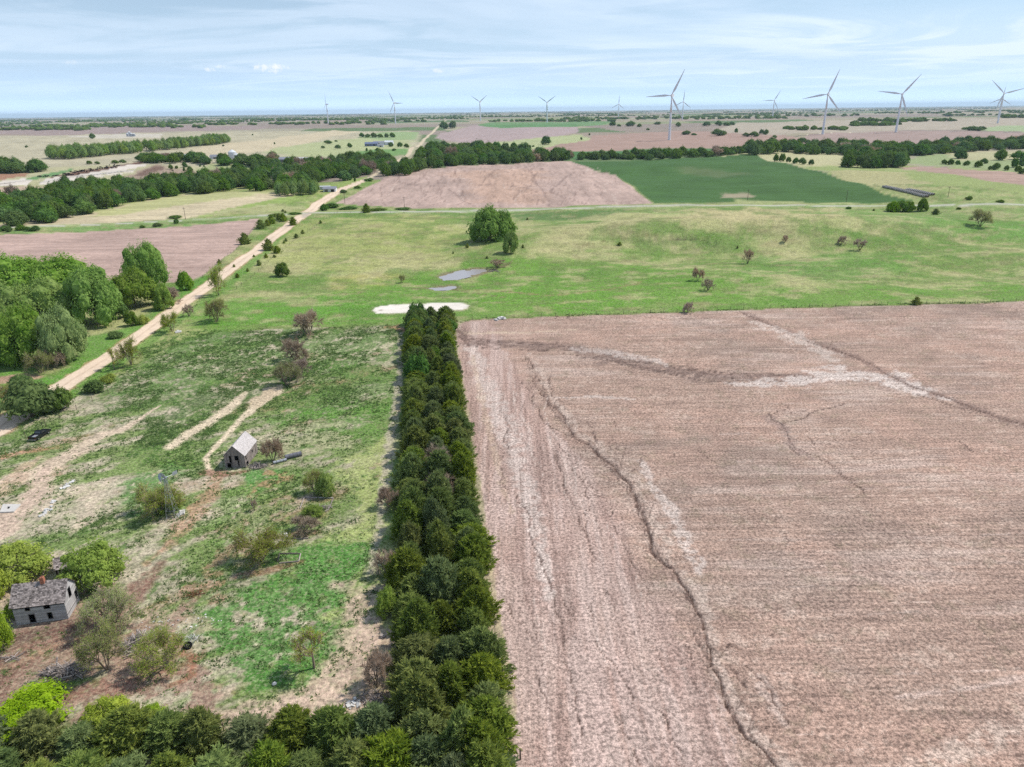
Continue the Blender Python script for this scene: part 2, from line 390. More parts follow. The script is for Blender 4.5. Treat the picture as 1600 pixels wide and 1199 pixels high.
M = dict(
    bark=simple('bark', (150, 136, 120), .95, .35, 6), darkbark=simple('dark_bark', (104, 92, 82), .95, .3, 6),
    deadwood=simple('weathered_wood', (168, 156, 148), .9, .35, 5, tone=.45),
    siding=simple('weathered_siding', (186, 182, 180), .9, .14, 1.6, tone=.22),
    barnwood=simple('barn_boards', (158, 146, 140), .9, .2, 2.2, tone=.28),
    shingle=simple('wooden_shingles', (158, 146, 140), .95, .25, 4, tone=.55),
    paleroof=simple('pale_shingle_roof', (206, 198, 194), .9, .12, 2.5, tone=.12),
    sheath=simple('roof_boards', (90, 82, 76), .95, .2, 3),
    brick=simple('orange_brick', (186, 122, 96), .9, .2, 6), frame=simple('window_frame', (120, 116, 112), .8, .15, 4),
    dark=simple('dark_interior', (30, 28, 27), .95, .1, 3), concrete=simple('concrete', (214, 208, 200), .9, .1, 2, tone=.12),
    turbine=simple('turbine_paint', (240, 241, 244), .45, .02, .05, spec=.4),
    galv=simple('galvanised_steel', (176, 180, 186), .45, .12, 4, spec=.5, metal=.3),
    black=simple('black_paint', (26, 28, 34), .3, .1, 2, spec=.6), glass=simple('dark_glass', (38, 44, 52), .1, .02, 1, spec=.9),
    tyre=simple('tyre_rubber', (24, 24, 25), .85, .1, 6), chrome=simple('chrome', (190, 192, 196), .25, .03, 2, spec=.8, metal=.6),
    whitepaint=simple('white_roof_metal', (226, 228, 230), .6, .06, .5), greymetal=simple('grey_roof_metal', (150, 152, 160), .6, .1, .5),
    bluemetal=simple('blue_grey_metal', (120, 130, 156), .6, .1, .5), pole=simple('creosoted_pole', (104, 90, 78), .9, .2, 3),
    wire=simple('fence_wire', (120, 118, 114), .6, .1, 3), hay=simple('hay_bale', (120, 106, 88), .95, .2, 2.0, tone=.25),
    wrap=simple('bale_net_wrap', (196, 190, 184), .8, .12, 1.0), willow=None, cow=simple('cattle_coat', (42, 32, 28), .9, .3, 1.5),
    pvc=simple('pale_debris', (220, 216, 210), .8, .1, 3, tone=.25), rust=simple('rusty_steel', (128, 78, 54), .85, .3, 5),
    red=simple('red_reflector', (170, 30, 24), .4, .05, 2))
GM = {k: ground_mat(n, k) for k, n in dict(field='tilled_soil', farfield='distant_soil', grass='grassland_soil', crop='young_crop', road='gravel').items()}

# ------------------------------------------------------------------ the land: one grid, its albedo worked out in world space
rows = [-60., -30., -5., 12., 25., 35., 41., 45.]
Y = 47.0
while Y < 42000:
    dep = math.atan2(HCAM, Y)
    step = HCAM / math.sin(dep) ** 2 * (1.3 / 711.0) * math.cos(PITCH - dep) ** 2
    Y += min(step, 0.03 * Y); rows.append(Y)
rows = np.array(rows)
us = np.linspace(-0.80, 0.80, 1001)
us = np.concatenate([[-2.4, -1.8, -1.35, -1.1, -.95, -.87], us, [.87, .95, 1.1, 1.35, 1.8, 2.4]])
NR, NC = len(rows), len(us)
GX = ((rows[:, None] + (70.0 if True else 0)) * us[None, :]).ravel() * 0.93
GY = np.repeat(rows, NC)
GZ = hgt(GX, GY)
GD = np.hypot(GX, GY)

def wpts(pts): return np.array([at(x, y)[:2] for x, y in pts])
def seg_dist(X, Yv, pl, closed=False, ws=None):
    best = np.full(len(X), 1e18); bw = np.ones(len(X)); n = len(pl)
    for i in range(n if closed else n - 1):
        a = pl[i]; b = pl[(i + 1) % n]; ab = b - a; L2 = ab @ ab + 1e-9
        t = np.clip(((X - a[0]) * ab[0] + (Yv - a[1]) * ab[1]) / L2, 0, 1)
        d = (X - a[0] - t * ab[0]) ** 2 + (Yv - a[1] - t * ab[1]) ** 2
        if ws is None: best = np.minimum(best, d)
        else:
            w = ws[i] + (ws[(i + 1) % n] - ws[i]) * t; d = np.sqrt(d) / w; m = d < best; best[m] = d[m]; bw[m] = w[m]
    return np.sqrt(best) if ws is None else (best, bw)
def inside(X, Yv, pl):
    r = np.zeros(len(X), bool); n = len(pl)
    for i in range(n):
        x1, y1 = pl[i]; x2, y2 = pl[(i + 1) % n]
        if y1 == y2: continue
        c = ((y1 > Yv) != (y2 > Yv)) & (X < (x2 - x1) * (Yv - y1) / (y2 - y1) + x1); r ^= c
    return r
ALB = np.zeros((len(GX), 3)); WEED = np.zeros(len(GX)); HEAD = np.zeros(len(GX)); CARVE = np.zeros(len(GX))
REG = np.zeros(len(GX), np.int32)
def poly(pts, col, soft=None, st=1.0, amp=0.0, wl_=8.0, reg=None, var=0.06, weed=None, head=None, k=.80, seed=0, wpl=None, patchy=False):
    """colour a polygon given by the photograph's pixels; its edge is soft metres wide and frayed by noise"""
    pl = wpts(pts) if wpl is None else wpl
    c = pl.mean(0); s_ = soft if soft else 0.2
    pad = s_ + amp + 2
    m = np.nonzero((GX > pl[:, 0].min() - pad) & (GX < pl[:, 0].max() + pad) & (GY > pl[:, 1].min() - pad) & (GY < pl[:, 1].max() + pad))[0]
    if len(m) == 0: return
    X, Yv = GX[m], GY[m]
    ins = inside(X, Yv, pl)
    if reg is not None: REG[m[ins]] = reg
    sd = seg_dist(X, Yv, pl, True) * np.where(ins, 1, -1)
    if amp: sd = sd + amp * 4 * (fbm(X, Yv, wl_, 5, 5 + seed, .6) - 0.5)
    a = sm(-s_, s_, sd) * st
    if patchy: a = a * sm(.38, .49, .5 * fbm(X, Yv, 3.2, 4, seed + 1, .65) + .5 * fbm(X, Yv, 1.1, 3, seed + 3, .6)) 
    paint(m, a, col, var, k, weed, head)
def paint(m, a, col, var=0.06, k=.80, weed=None, head=None):
    if col is not None:
        C = lin(col, k)[None, :] * (1 + var * 4 * (fbm(GX[m], GY[m], 25, 4, 2) - .5))[:, None]
        ALB[m] = ALB[m] * (1 - a[:, None]) + C * a[:, None]
    if weed is not None: WEED[m] = WEED[m] * (1 - a) + weed * a
    if head is not None: HEAD[m] = HEAD[m] * (1 - a) + head * a
def jag(pl, it=3, amt=0.12, r=None):
    r = r or np.random.default_rng(5)
    for _ in range(it):
        out = [pl[0]]
        for a, b in zip(pl[:-1], pl[1:]):
            d = b - a; nrm = np.array([-d[1], d[0]]); out += [(a + b) / 2 + nrm * r.uniform(-amt, amt), b]
        pl = np.array(out)
    return pl
def stroke(pts, wpx, col, st=1.0, fray=0.5, wl_=4.0, carve=0.0, jagged=0, reg=None, var=.06, weed=None, k=.80, seed=0, edge=.45, gaps=0.0):
    """colour a band along a polyline; wpx is its half width in photograph pixels at each point"""
    P = [at(x, y) for x, y in pts]; pl = np.array([p[:2] for p in P])
    if not isinstance(wpx, (list, tuple)): wpx = [wpx] * len(pts)
    ws = np.array([w * mpp(p) for w, p in zip(wpx, P)])
    if jagged:
        n0 = len(pl); pl2 = jag(pl, jagged, .11, np.random.default_rng(11 + seed + n0))
        ws = np.interp(np.linspace(0, n0 - 1, len(pl2)), np.arange(n0), ws); pl = pl2
    pad = ws.max() * 2.5
    m = np.nonzero((GX > pl[:, 0].min() - pad) & (GX < pl[:, 0].max() + pad) & (GY > pl[:, 1].min() - pad) & (GY < pl[:, 1].max() + pad))[0]
    if len(m) == 0: return
    X, Yv = GX[m], GY[m]
    d, bw = seg_dist(X, Yv, pl, False, ws)
    if reg is not None: REG[m[d < 1]] = reg
    dd = d + fray * 4.5 * (fbm(X, Yv, wl_, 5, seed + 1, .65) - .5)
    a = sm(1 + edge, 1 - edge, dd) * st
    if fray >= .6 and not carve: a = a * sm(.33, .47, .5 * fbm(X, Yv, wl_ * .5, 4, seed + 2, .65) + .5 * fbm(X, Yv, .9, 3, seed + 5, .6))
    if gaps: a = a * sm(gaps - .08, gaps + .08, fbm(X, Yv, wl_ * 1.6, 3, seed + 4))
    if carve: CARVE[m] = np.maximum(CARVE[m], carve * np.exp(-(dd / .8) ** 2))
    paint(m, a, col, var, k, weed)

# --- distant country: a patchwork of sections, then the fields one can tell apart
gx = GX * .998 + GY * .05; gy = GY
cellx = np.floor(gx / 520 + .3 * vnoise(gy / 900, gy * 0, 2)); celly = np.floor(gy / 430)
hsh = _TAB[5][(cellx.astype(int) * 7) & 255, (celly.astype(int) * 13) & 255]
PAL = np.array([lin(c, .54) for c in ((188, 168, 150), (178, 160, 148), (200, 192, 158), (172, 178, 132), (192, 180, 150), (112, 142, 88), (196, 186, 160), (182, 164, 150))])
ALB[:] = PAL[np.clip((hsh * 8).astype(int), 0, 7)]
ALB *= (1 + .25 * (fbm(GX, GY, 160, 4, 3) - .5))[:, None]
near = GD < 760
g = fbm(GX, GY * 1.3, 38, 5, 1, .55); g2 = fbm(GX, GY * 2.2, 12, 4, 4, .6)
t_ = sm(.38, .62, .6 * g + .4 * g2)[:, None]
past = lin((116, 146, 70)) * (1 - t_) + lin((176, 176, 122)) * t_
ALB[near] = past[near]
REG[:] = 0
T = (0, 0)
poly([(-400, 262), (-400, 212), (0, 212), (300, 206), (640, 205), (660, 214), (640, 240), (540, 252), (420, 262)], (196, 186, 156), 12, amp=12, wl_=120, var=.14, k=.72)
poly([(-400, 212), (-400, 203), (0, 204), (200, 197), (420, 198), (400, 203), (240, 207), (100, 212)], (172, 150, 144), 10, k=.68)
poly([(400, 236), (460, 226), (560, 216), (620, 212), (640, 208), (640, 236), (560, 248), (480, 246)], (176, 182, 132), 12, amp=15, wl_=90)
poly([(515, 246), (560, 236), (600, 233), (640, 232), (637, 242), (570, 250)], (110, 150, 84), 6, amp=6, wl_=60)
poly([(560, 214), (600, 206), (655, 206), (650, 218), (600, 220)], (150, 172, 118), 8)
poly([(300, 232), (440, 214), (520, 204), (560, 206), (450, 228), (360, 246), (250, 252)], (206, 190, 158), 10, amp=12, wl_=90)
poly([(688, 208), (740, 196), (900, 194), (905, 206), (830, 224), (720, 224), (680, 216)], (178, 158, 152), 5, reg=4, head=.5)
poly([(745, 196), (765, 191), (960, 189), (940, 196), (900, 198), (780, 200)], (104, 142, 88), 5)
poly([(690, 228), (800, 220), (905, 210), (935, 220), (900, 232), (800, 240)], (176, 182, 132), 8, amp=8, wl_=60)
poly([(826, 237), (870, 226), (920, 220), (925, 212), (1060, 205), (1180, 206), (1255, 216), (1296, 228), (1170, 232), (1130, 238), (1000, 240), (860, 240)], (184, 154, 138), 3, reg=4, head=.2, k=.70)
poly([(1232, 224), (1262, 211), (1330, 206), (1420, 205), (1600, 208), (1900, 210), (1900, 222), (1600, 220), (1500, 224), (1380, 230), (1270, 233)], (180, 156, 144), 3, reg=4, head=.3, k=.70)
poly([(1110, 206), (1150, 192), (1400, 186), (1700, 186), (1700, 204), (1420, 203), (1260, 208), (1200, 212)], (190, 176, 156), 10, amp=10, wl_=150, k=.70)
poly([(100, 213), (180, 210), (255, 210), (250, 215), (150, 216)], (214, 204, 190), 4, .7, amp=4, wl_=20)
poly([(1500, 203), (1560, 197), (1750, 196), (1750, 204), (1600, 206)], (160, 176, 130), 6)
poly([(840, 248), (850, 238), (1010, 233), (1120, 232), (1120, 238), (1000, 244), (900, 250)], (84, 124, 72), 5, reg=5)
poly([(1120, 244), (1180, 232), (1250, 236), (1350, 244), (1420, 262), (1340, 262), (1260, 264), (1180, 250)], (190, 184, 140), 4, amp=4, wl_=40)
poly([(1250, 262), (1400, 258), (1900, 275), (1900, 322), (1430, 320), (1380, 303), (1320, 283)], (158, 170, 108), 4, amp=8, wl_=35, weed=.15)
poly([(1290, 268), (1400, 268), (1450, 290), (1430, 300), (1360, 290)], (196, 182, 142), 6, .7, amp=10, wl_=25)
poly([(1395, 262), (1440, 260), (1520, 266), (1620, 275), (1900, 296), (1900, 322), (1620, 296), (1520, 278), (1440, 268)], (178, 150, 134), 3, reg=4)
poly([(1400, 250), (1470, 240), (1600, 238), (1900, 240), (1900, 290), (1620, 272), (1520, 263), (1440, 258)], (150, 164, 112), 4, amp=6, wl_=40)
poly([(1470, 238), (1540, 236), (1600, 236), (1590, 250), (1500, 252)], (196, 184, 144), 4, .7, amp=5, wl_=30)
# feedlot country on the left
poly([(-300, 312), (-300, 258), (80, 262), (200, 258), (330, 262), (420, 262), (440, 262), (330, 274), (260, 284), (170, 292), (60, 300)], (186, 180, 140), 4, amp=6, wl_=40)
poly([(-300, 302), (-100, 296), (0, 293), (75, 292), (78, 300), (0, 312), (-200, 330)], (196, 170, 148), 3, reg=4)
poly([(75, 278), (120, 268), (180, 260), (225, 252), (235, 254), (185, 264), (150, 270), (90, 278)], (112, 78, 66), 1.5, amp=2, wl_=12)
poly([(40, 280), (70, 272), (110, 264), (118, 266), (80, 276), (50, 282)], (104, 146, 88), 2)
poly([(-60, 276), (0, 272), (50, 270), (40, 276), (0, 282), (-60, 286)], (166, 120, 96), 1.5, amp=2, wl_=15)
poly([(180, 284), (215, 266), (245, 258), (262, 262), (310, 268), (330, 272), (300, 282), (250, 286)], (164, 142, 124), 3, amp=5, wl_=30)
poly([(208, 274), (240, 260), (256, 259), (250, 266), (222, 276)], (116, 88, 78), 2, amp=3, wl_=15)
poly([(300, 268), (330, 256), (420, 256), (470, 254), (400, 262), (340, 272)], (160, 168, 116), 3)
for q in ([(-12, 291), (4, 283), (38, 279), (50, 282), (42, 290)], [(60, 289), (72, 278), (120, 274), (160, 267), (205, 257), (228, 256), (228, 259), (175, 270), (140, 274), (118, 282), (100, 289)],
          [(118, 280), (165, 272), (200, 267), (216, 266), (200, 271), (172, 274), (150, 278)]):
    poly(q, (224, 212, 196), .7, reg=6)
# tilled and hayed ground between creek and highway
poly([(-300, 362), (30, 348), (120, 336), (190, 322), (260, 306), (330, 302), (430, 300), (470, 303), (440, 318), (330, 338), (200, 347), (60, 354), (-300, 372)], (206, 190, 156), 2, reg=7, amp=2, wl_=20)
poly([(190, 322), (260, 306), (330, 302), (420, 300), (380, 308), (300, 318), (200, 334), (120, 342)], (178, 180, 120), 3, .8, amp=6, wl_=18)
poly([(300, 340), (360, 326), (430, 310), (470, 302), (545, 282), (572, 276), (560, 287), (520, 300), (495, 316), (472, 330), (400, 334)], (152, 170, 96), 2, amp=3, wl_=14)
poly([(330, 334), (400, 322), (450, 318), (480, 316), (470, 328), (400, 334)], (190, 184, 140), 2, .7, amp=6, wl_=10)
poly([(-300, 385), (-300, 370), (0, 367), (150, 361), (300, 352), (380, 345), (405, 341), (402, 352), (372, 386), (340, 412), (310, 437), (262, 442), (0, 432), (-300, 440)], (190, 162, 148), .8, reg=2, head=0.0, var=.1)
poly([(-300, 372), (0, 362), (150, 354), (300, 345), (420, 337), (440, 336), (405, 341), (300, 353), (0, 367), (-300, 385)], (124, 156, 88), 1, amp=1, wl_=10)
# the field beyond the highway and the green crop beside it
poly([(524, 318), (560, 300), (600, 279), (640, 267), (700, 260), (800, 256), (890, 252), (905, 257), (930, 268), (962, 274), (985, 290), (1020, 318), (900, 322), (800, 326), (640, 326)], (190, 164, 150), 1.0, reg=2, head=1.0, var=.12)
poly([(700, 270), (830, 262), (850, 290), (830, 316), (740, 318)], (204, 166, 138), 12, .45, amp=14, wl_=30)
for q in ([(610, 280), (660, 292), (700, 290), (790, 288), (840, 300)], [(820, 262), (836, 284), (852, 305), (860, 318)], [(640, 300), (700, 296), (720, 310), (740, 322)], [(910, 318), (860, 300), (880, 280), (900, 268)]):
    stroke(q, 2.2, (128, 106, 98), .5, .8, 6, seed=2)
poly([(892, 253), (1050, 249), (1120, 246), (1180, 240), (1200, 252), (1250, 262), (1318, 282), (1380, 303), (1430, 314), (1330, 318), (1200, 317), (1100, 318), (1022, 318), (986, 289), (962, 274), (930, 267)], (76, 108, 56), 1.2, reg=5, var=.1)
poly([(1070, 262), (1130, 267), (1160, 272), (1120, 278), (1070, 272)], (110, 120, 82), 10, .6, amp=10, wl_=25)
poly([(1128, 303), (1170, 301), (1175, 309), (1125, 310)], (176, 160, 134), 3, .8, amp=4, wl_=12)
poly([(1150, 312), (1380, 318), (1430, 314), (1440, 320), (1300, 321), (1150, 320)], (166, 172, 116), 2, amp=2, wl_=10)
r_ = np.random.default_rng(31)
for i in range(26):                             # tillage lines running up over the striped field
    f = (i + r_.uniform(.2, .8)) / 26; xt = 612 + 280 * f; xb = 535 + 480 * f; yt = 272 - 18 * min(1, f * 1.6)
    if f > .85: xt, yt = 900 + 60 * (f - .85) / .15, 262
    stroke([(xt, yt), ((xt + xb) / 2 + r_.uniform(-3, 3), (yt + 321) / 2), (xb, 321)], r_.uniform(.7, 1.5), (132, 108, 98) if r_.random() < .7 else (214, 192, 176), .5, .7, 12, jagged=2, seed=i, gaps=.36)
for i in range(12):
    x0 = r_.uniform(0, 280); y0 = r_.uniform(372, 425); L = r_.uniform(60, 160)
    stroke([(x0, y0), (x0 + L, y0 - L * .06)], r_.uniform(3, 8), (150, 124, 112) if i % 2 else (208, 184, 170), .35, .9, 8, seed=i, gaps=.42)
# pasture between highway and the big field
poly([(510, 330), (640, 329), (800, 334), (1000, 326), (1200, 324), (1420, 330), (1900, 324), (1900, 345), (1560, 340), (1330, 352), (1250, 332), (1000, 340), (880, 352), (850, 348), (690, 338)], (128, 156, 84), 3, .8, amp=4, wl_=20)
poly([(800, 333), (860, 331), (990, 326), (940, 342), (850, 345), (808, 346)], (96, 130, 72), 2, .8, amp=3, wl_=12, weed=.6)
poly([(860, 358), (960, 336), (1100, 328), (1300, 328), (1340, 345), (1250, 362), (1180, 366), (1060, 366), (950, 376), (860, 392)], (196, 188, 138), 9, .75, amp=20, wl_=30)
poly([(1080, 328), (1250, 328), (1290, 338), (1180, 348), (1060, 342)], (214, 194, 152), 6, .6, amp=12, wl_=18)
poly([(1330, 380), (1500, 400), (1560, 420), (1500, 440), (1380, 430)], (150, 160, 96), 10, .6, amp=15, wl_=18)
poly([(1370, 345), (1500, 372), (1700, 380), (1700, 340), (1560, 345), (1430, 340)], (104, 152, 66), 6, .7, amp=8, wl_=25)
poly([(480, 345), (640, 335), (730, 345), (735, 400), (690, 420), (560, 430), (470, 420), (440, 395)], (176, 178, 112), 8, .7, amp=18, wl_=22)
poly([(500, 432), (620, 430), (600, 452), (520, 455)], (190, 176, 112), 4, .6, amp=6, wl_=12)
poly([(585, 400), (680, 410), (690, 425), (600, 425)], (200, 190, 142), 4, .5, amp=6, wl_=9)
poly([(640, 424), (720, 405), (830, 405), (960, 412), (1150, 430), (1300, 455), (1600, 440), (1900, 440), (1900, 470), (1600, 468), (1100, 486), (735, 498), (620, 512), (480, 512), (350, 525), (330, 500), (500, 460)], (102, 150, 52), 6, .82, amp=12, wl_=20)
poly([(330, 470), (420, 462), (560, 462), (640, 470), (590, 500), (470, 505), (340, 515), (300, 500)], (98, 152, 52), 3, .8, amp=6, wl_=12)
poly([(1200, 400), (1420, 395), (1480, 420), (1300, 440), (1180, 440)], (84, 142, 50), 8, .6, amp=14, wl_=18)
stroke([(700, 452), (780, 455), (860, 462), (900, 458), (950, 452), (990, 445), (1002, 440)], 4.5, (150, 132, 96), .7, .7, 3, seed=3)
stroke([(985, 408), (1050, 416), (1150, 412), (1250, 415)], 4, (92, 112, 60), .7, .7, 3, seed=5)
stroke([(900, 386), (960, 374), (1010, 368), (1060, 372)], 4, (146, 132, 92), .7, .6, 4, seed=1)
stroke([(1050, 371), (1075, 372), (1095, 375), (1115, 382)], 7, (84, 76, 62), .9, .5, 3, carve=1.2, seed=2)
stroke([(990, 372), (1040, 376), (1100, 384), (1120, 388)], 18, (124, 134, 84), .6, .8, 3, seed=2, weed=.4)
pm = np.nonzero((REG == 0) & (GD < 700) & (GY > 170))[0]; Xp, Yp = GX[pm], GY[pm]
m1 = fbm(Xp, Yp * .8, 11, 5, 2, .62); m2 = fbm(Xp * .5, Yp, 5, 4, 6, .62); m3 = fbm(Xp, Yp, 26, 4, 0)
paint(pm, sm(.50, .64, .5 * m1 + .5 * m2) * .6, (192, 184, 138), .05)
paint(pm, sm(.50, .64, 1 - .5 * m1 - .5 * m3) * .6, (88, 130, 48), .05)
m4 = fbm(Xp * .3, Yp, 3.5, 5, 4, .65); paint(pm, sm(.56, .66, m4) * .4, (112, 116, 72), .05)
paint(pm, sm(.60, .72, m2) * .35, (150, 138, 100), .05)
# road sides
stroke([(60, 655), (150, 590), (262, 512), (340, 458), (400, 405), (460, 352)], [16, 14, 12, 9, 7, 5], (100, 150, 56), .7, .5, 5, weed=.25)
poly([(-100, 640), (-100, 560), (90, 585), (140, 530), (230, 505), (260, 470), (300, 440), (330, 432), (290, 470), (210, 530), (110, 595), (60, 630)], (92, 146, 52), 3, .85, amp=4, wl_=9)
poly([(-80, 600), (0, 590), (25, 585), (60, 590), (20, 596), (-20, 604)], (186, 152, 130), 1.0, amp=1.5, wl_=6)

# --- the farmyard, from the road to the windbreak
YARD = [(-200, 720), (30, 668), (140, 610), (262, 545), (330, 520), (480, 512), (625, 508), (632, 560), (622, 700), (600, 850), (590, 1000), (590, 1110), (560, 1300), (-200, 1300)]
poly(YARD, (122, 142, 80), 3, 1.0, amp=3, wl_=9, weed=.30)
gy_m = np.nonzero(inside(GX, GY, wpts(YARD)) & (GD < 330))[0]
Xy, Yy = GX[gy_m], GY[gy_m]
# large-scale mottling: dry straw, bare tan soil, green weeds, drawn out along the old tracks (towards lower left)
ua = Xy * .80 + Yy * .60; va = -Xy * .60 + Yy * .80
q1 = fbm(ua * .55, va * 1.5, 10, 5, 3, .58); q2 = fbm(ua * .6, va * 1.4, 4.0, 4, 1, .6); q3 = fbm(Xy, Yy, 16, 4, 6, .5)
paint(gy_m, sm(.44, .58, .6 * q1 + .4 * q2) * .82, (198, 186, 158), .08)
paint(gy_m, sm(.51, .61, .55 * q3 + .45 * q2) * .8, (82, 120, 48), .1, weed=.8)
paint(gy_m, sm(.58, .68, .6 * fbm(Xy, Yy, 12, 4, 0) + .4 * q2) * .6, (178, 138, 112), .1)
lf = sm(-8, -34, Xy + .25 * (Yy - 110))
paint(gy_m, sm(.42, .55, .5 * q1 + .5 * q2) * .62 * lf * sm(.36, .52, fbm(Xy, Yy, 1.4, 4, 3, .65)), (194, 176, 156), .08, weed=.15)
def soft(pts, col, st, amp, wl_, weed=None, s=1.2, seed=0): poly(pts, col, s, st, amp, wl_, weed=weed, seed=seed, var=.1, patchy=True)
soft([(150, 600), (262, 530), (330, 518), (480, 514), (628, 512), (628, 560), (560, 575), (440, 590), (330, 610), (240, 625)], (92, 132, 54), .75, 5, 7, .85)
soft([(250, 640), (330, 596), (430, 590), (440, 600), (370, 650), (300, 690), (230, 720), (190, 720)], (72, 108, 40), .75, 4, 5, 1.0)
soft([(440, 600), (520, 560), (600, 570), (622, 620), (560, 660), (470, 690), (420, 650)], (92, 134, 52), .7, 4, 6, .8)
soft([(470, 640), (560, 625), (620, 640), (610, 690), (520, 700), (440, 700)], (98, 146, 56), .6, 4, 6, .3)
soft([(420, 900), (500, 880), (560, 850), (560, 930), (540, 1000), (500, 1040), (400, 1060), (330, 1020), (320, 960)], (88, 136, 62), .92, 4, 6, .3)
soft([(400, 860), (480, 845), (560, 850), (540, 900), (460, 900), (420, 905)], (92, 140, 64), .9, 3, 5, .3)
soft([(350, 760), (420, 740), (480, 760), (470, 830), (410, 850), (330, 850), (310, 800)], (116, 148, 72), .65, 5, 5, .5)
soft([(190, 790), (215, 750), (260, 725), (285, 735), (250, 780), (215, 800)], (80, 132, 56), .8, 3, 5, .5)
soft([(0, 690), (40, 660), (110, 655), (60, 690), (10, 705)], (112, 142, 66), .8, 2, 5, .5)
soft([(250, 715), (300, 700), (335, 690), (310, 720), (340, 740), (300, 745)], (98, 132, 56), .7, 3, 4, .8)
soft([(370, 740), (400, 730), (440, 735), (440, 755), (400, 765)], (84, 140, 62), .85, 1.5, 4, .5)
soft([(540, 740), (600, 690), (605, 800), (585, 900), (540, 960), (520, 960), (560, 870)], (172, 180, 112), .8, 4, 8, .1)
soft([(390, 690), (470, 655), (540, 665), (560, 690), (470, 720), (410, 715)], (196, 184, 150), .6, 5, 4, .2)
# pale tracks and bare ground
tr = (208, 186, 156)
stroke([(268, 698), (300, 676), (335, 655), (365, 632), (383, 614)], [11, 12, 11, 9, 5], (220, 200, 170), 1.0, .25, 2.5, seed=1, weed=0)
stroke([(328, 738), (321, 716), (345, 690), (372, 660), (398, 636), (430, 612)], [6, 4, 5, 6, 9, 13], (220, 200, 170), 1.0, .3, 2.2, seed=2, weed=0)
poly([(395, 624), (418, 605), (445, 605), (430, 622), (400, 638)], tr, .5, .95, amp=1, wl_=3, weed=0)
soft([(345, 602), (368, 598), (372, 605), (350, 607)], tr, .9, 1, 2)
stroke([(20, 745), (60, 735), (100, 715), (135, 695), (165, 680), (200, 668), (225, 650), (250, 634)], [22, 24, 22, 17, 14, 9, 3, 2], (214, 190, 166), .9, .45, 3.0, seed=3, weed=0)
stroke([(0, 830), (20, 800), (50, 780), (62, 760), (70, 735)], [26, 26, 20, 14, 10], (208, 180, 160), .85, .5, 3, seed=5, weed=0)
stroke([(60, 800), (100, 775), (140, 765), (150, 790), (120, 825)], [10, 14, 18, 16, 12], (208, 188, 164), .8, .7, 2.5, seed=4, weed=0)
stroke([(-20, 720), (40, 706), (90, 700)], [10, 8, 4], (184, 128, 100), .7, .7, 3, seed=6)
stroke([(0, 770), (40, 730), (60, 715)], [14, 12, 6], (204, 172, 146), .7, .7, 3, seed=6)
stroke([(628, 512), (626, 580), (617, 650), (608, 700), (598, 770), (590, 840), (580, 900)], [4, 5, 7, 8, 8, 8, 10], (186, 174, 152), .85, .6, 3, seed=2)
stroke([(640, 900), (560, 950), (545, 1010), (520, 1070), (460, 1100), (330, 1120)], [14, 22, 26, 26, 24, 18], (200, 176, 152), .85, .6, 3, seed=7)
stroke([(600, 1000), (570, 1090), (480, 1120), (300, 1130), (120, 1125)], [25, 30, 22, 16, 12], (190, 164, 142), .8, .6, 3, seed=3)
stroke([(548, 995), (552, 1020), (540, 1050), (525, 1075)], .9, (150, 116, 98), .7, .3, 3)
stroke([(600, 512), (620, 510), (630, 518)], [6, 7, 4], (200, 140, 110), .7, .6, 2)
for (x, y, r) in ((565, 528, 7), (512, 556, 9), (612, 525, 13), (605, 538, 8), (590, 545, 12), (505, 520, 7), (485, 565, 8), (552, 545, 7)):
    stroke([(x - r, y + 2), (x + r, y - 2)], r * .35, (218, 206, 170), .8, .9, 1.6, seed=x % 5)
soft([(-120, 1140), (-120, 985), (20, 985), (120, 955), (190, 915), (235, 905), (260, 950), (330, 985), (330, 1080), (300, 1130)], (160, 130, 114), .9, 5, 8, weed=0)
soft([(540, 950), (590, 900), (640, 900), (630, 1130), (420, 1140), (300, 1135), (380, 1085), (480, 1085), (530, 1040)], (198, 172, 152), .88, 4, 7, weed=0)
dk = (112, 82, 72); rd = (164, 126, 104)
stroke([(-60, 1100), (20, 1040), (90, 1000), (150, 975), (220, 920), (250, 880)], [50, 46, 40, 28, 20, 12], (132, 98, 84), .8, .6, 4, seed=4)
stroke([(-60, 1010), (30, 995), (120, 975), (150, 950)], [20, 18, 14, 9], dk, .8, .5, 4, seed=1)
stroke([(-60, 1060), (20, 1040), (60, 1020), (110, 1000)], [10, 9, 8, 6], (184, 148, 120), .6, .8, 3, seed=1)
stroke([(60, 1100), (180, 1080), (280, 1050), (310, 1020)], [22, 22, 16, 12], (138, 98, 84), .7, .6, 4, seed=7)
stroke([(300, 925), (325, 905), (345, 935)], [14, 16, 10], (178, 138, 112), .65, 1.0, 2.5, seed=2)
stroke([(335, 880), (365, 855), (395, 870)], [12, 14, 12], rd, .7, 1.1, 2.5, seed=3)
stroke([(345, 740), (330, 770), (300, 805), (262, 850), (232, 880)], [12, 14, 12, 10, 10], (190, 148, 122), .75, .7, 3, seed=2)
stroke([(420, 738), (450, 745), (400, 762), (395, 775)], [6, 9, 9, 6], (184, 142, 110), .75, 1.1, 2, seed=5)
stroke([(322, 738), (355, 742), (388, 736)], [8, 7, 4], (150, 106, 90), .8, .4, 3)
stroke([(375, 900), (420, 893), (470, 878)], [8, 8, 4], (158, 116, 96), .7, .6, 3)
stroke([(455, 838), (495, 832)], [8, 8], (150, 108, 90), .7, .6, 3)
stroke([(230, 960), (300, 970), (340, 985)], [14, 14, 8], (196, 172, 146), .6, .9, 2, seed=3)
stroke([(260, 1000), (300, 1025), (300, 1055), (270, 1070)], [10, 12, 10, 8], (158, 108, 84), .75, .6, 3, seed=4)
stroke([(15, 1010), (60, 985), (100, 972)], [8, 9, 6], (128, 108, 96), .6, .6, 2)
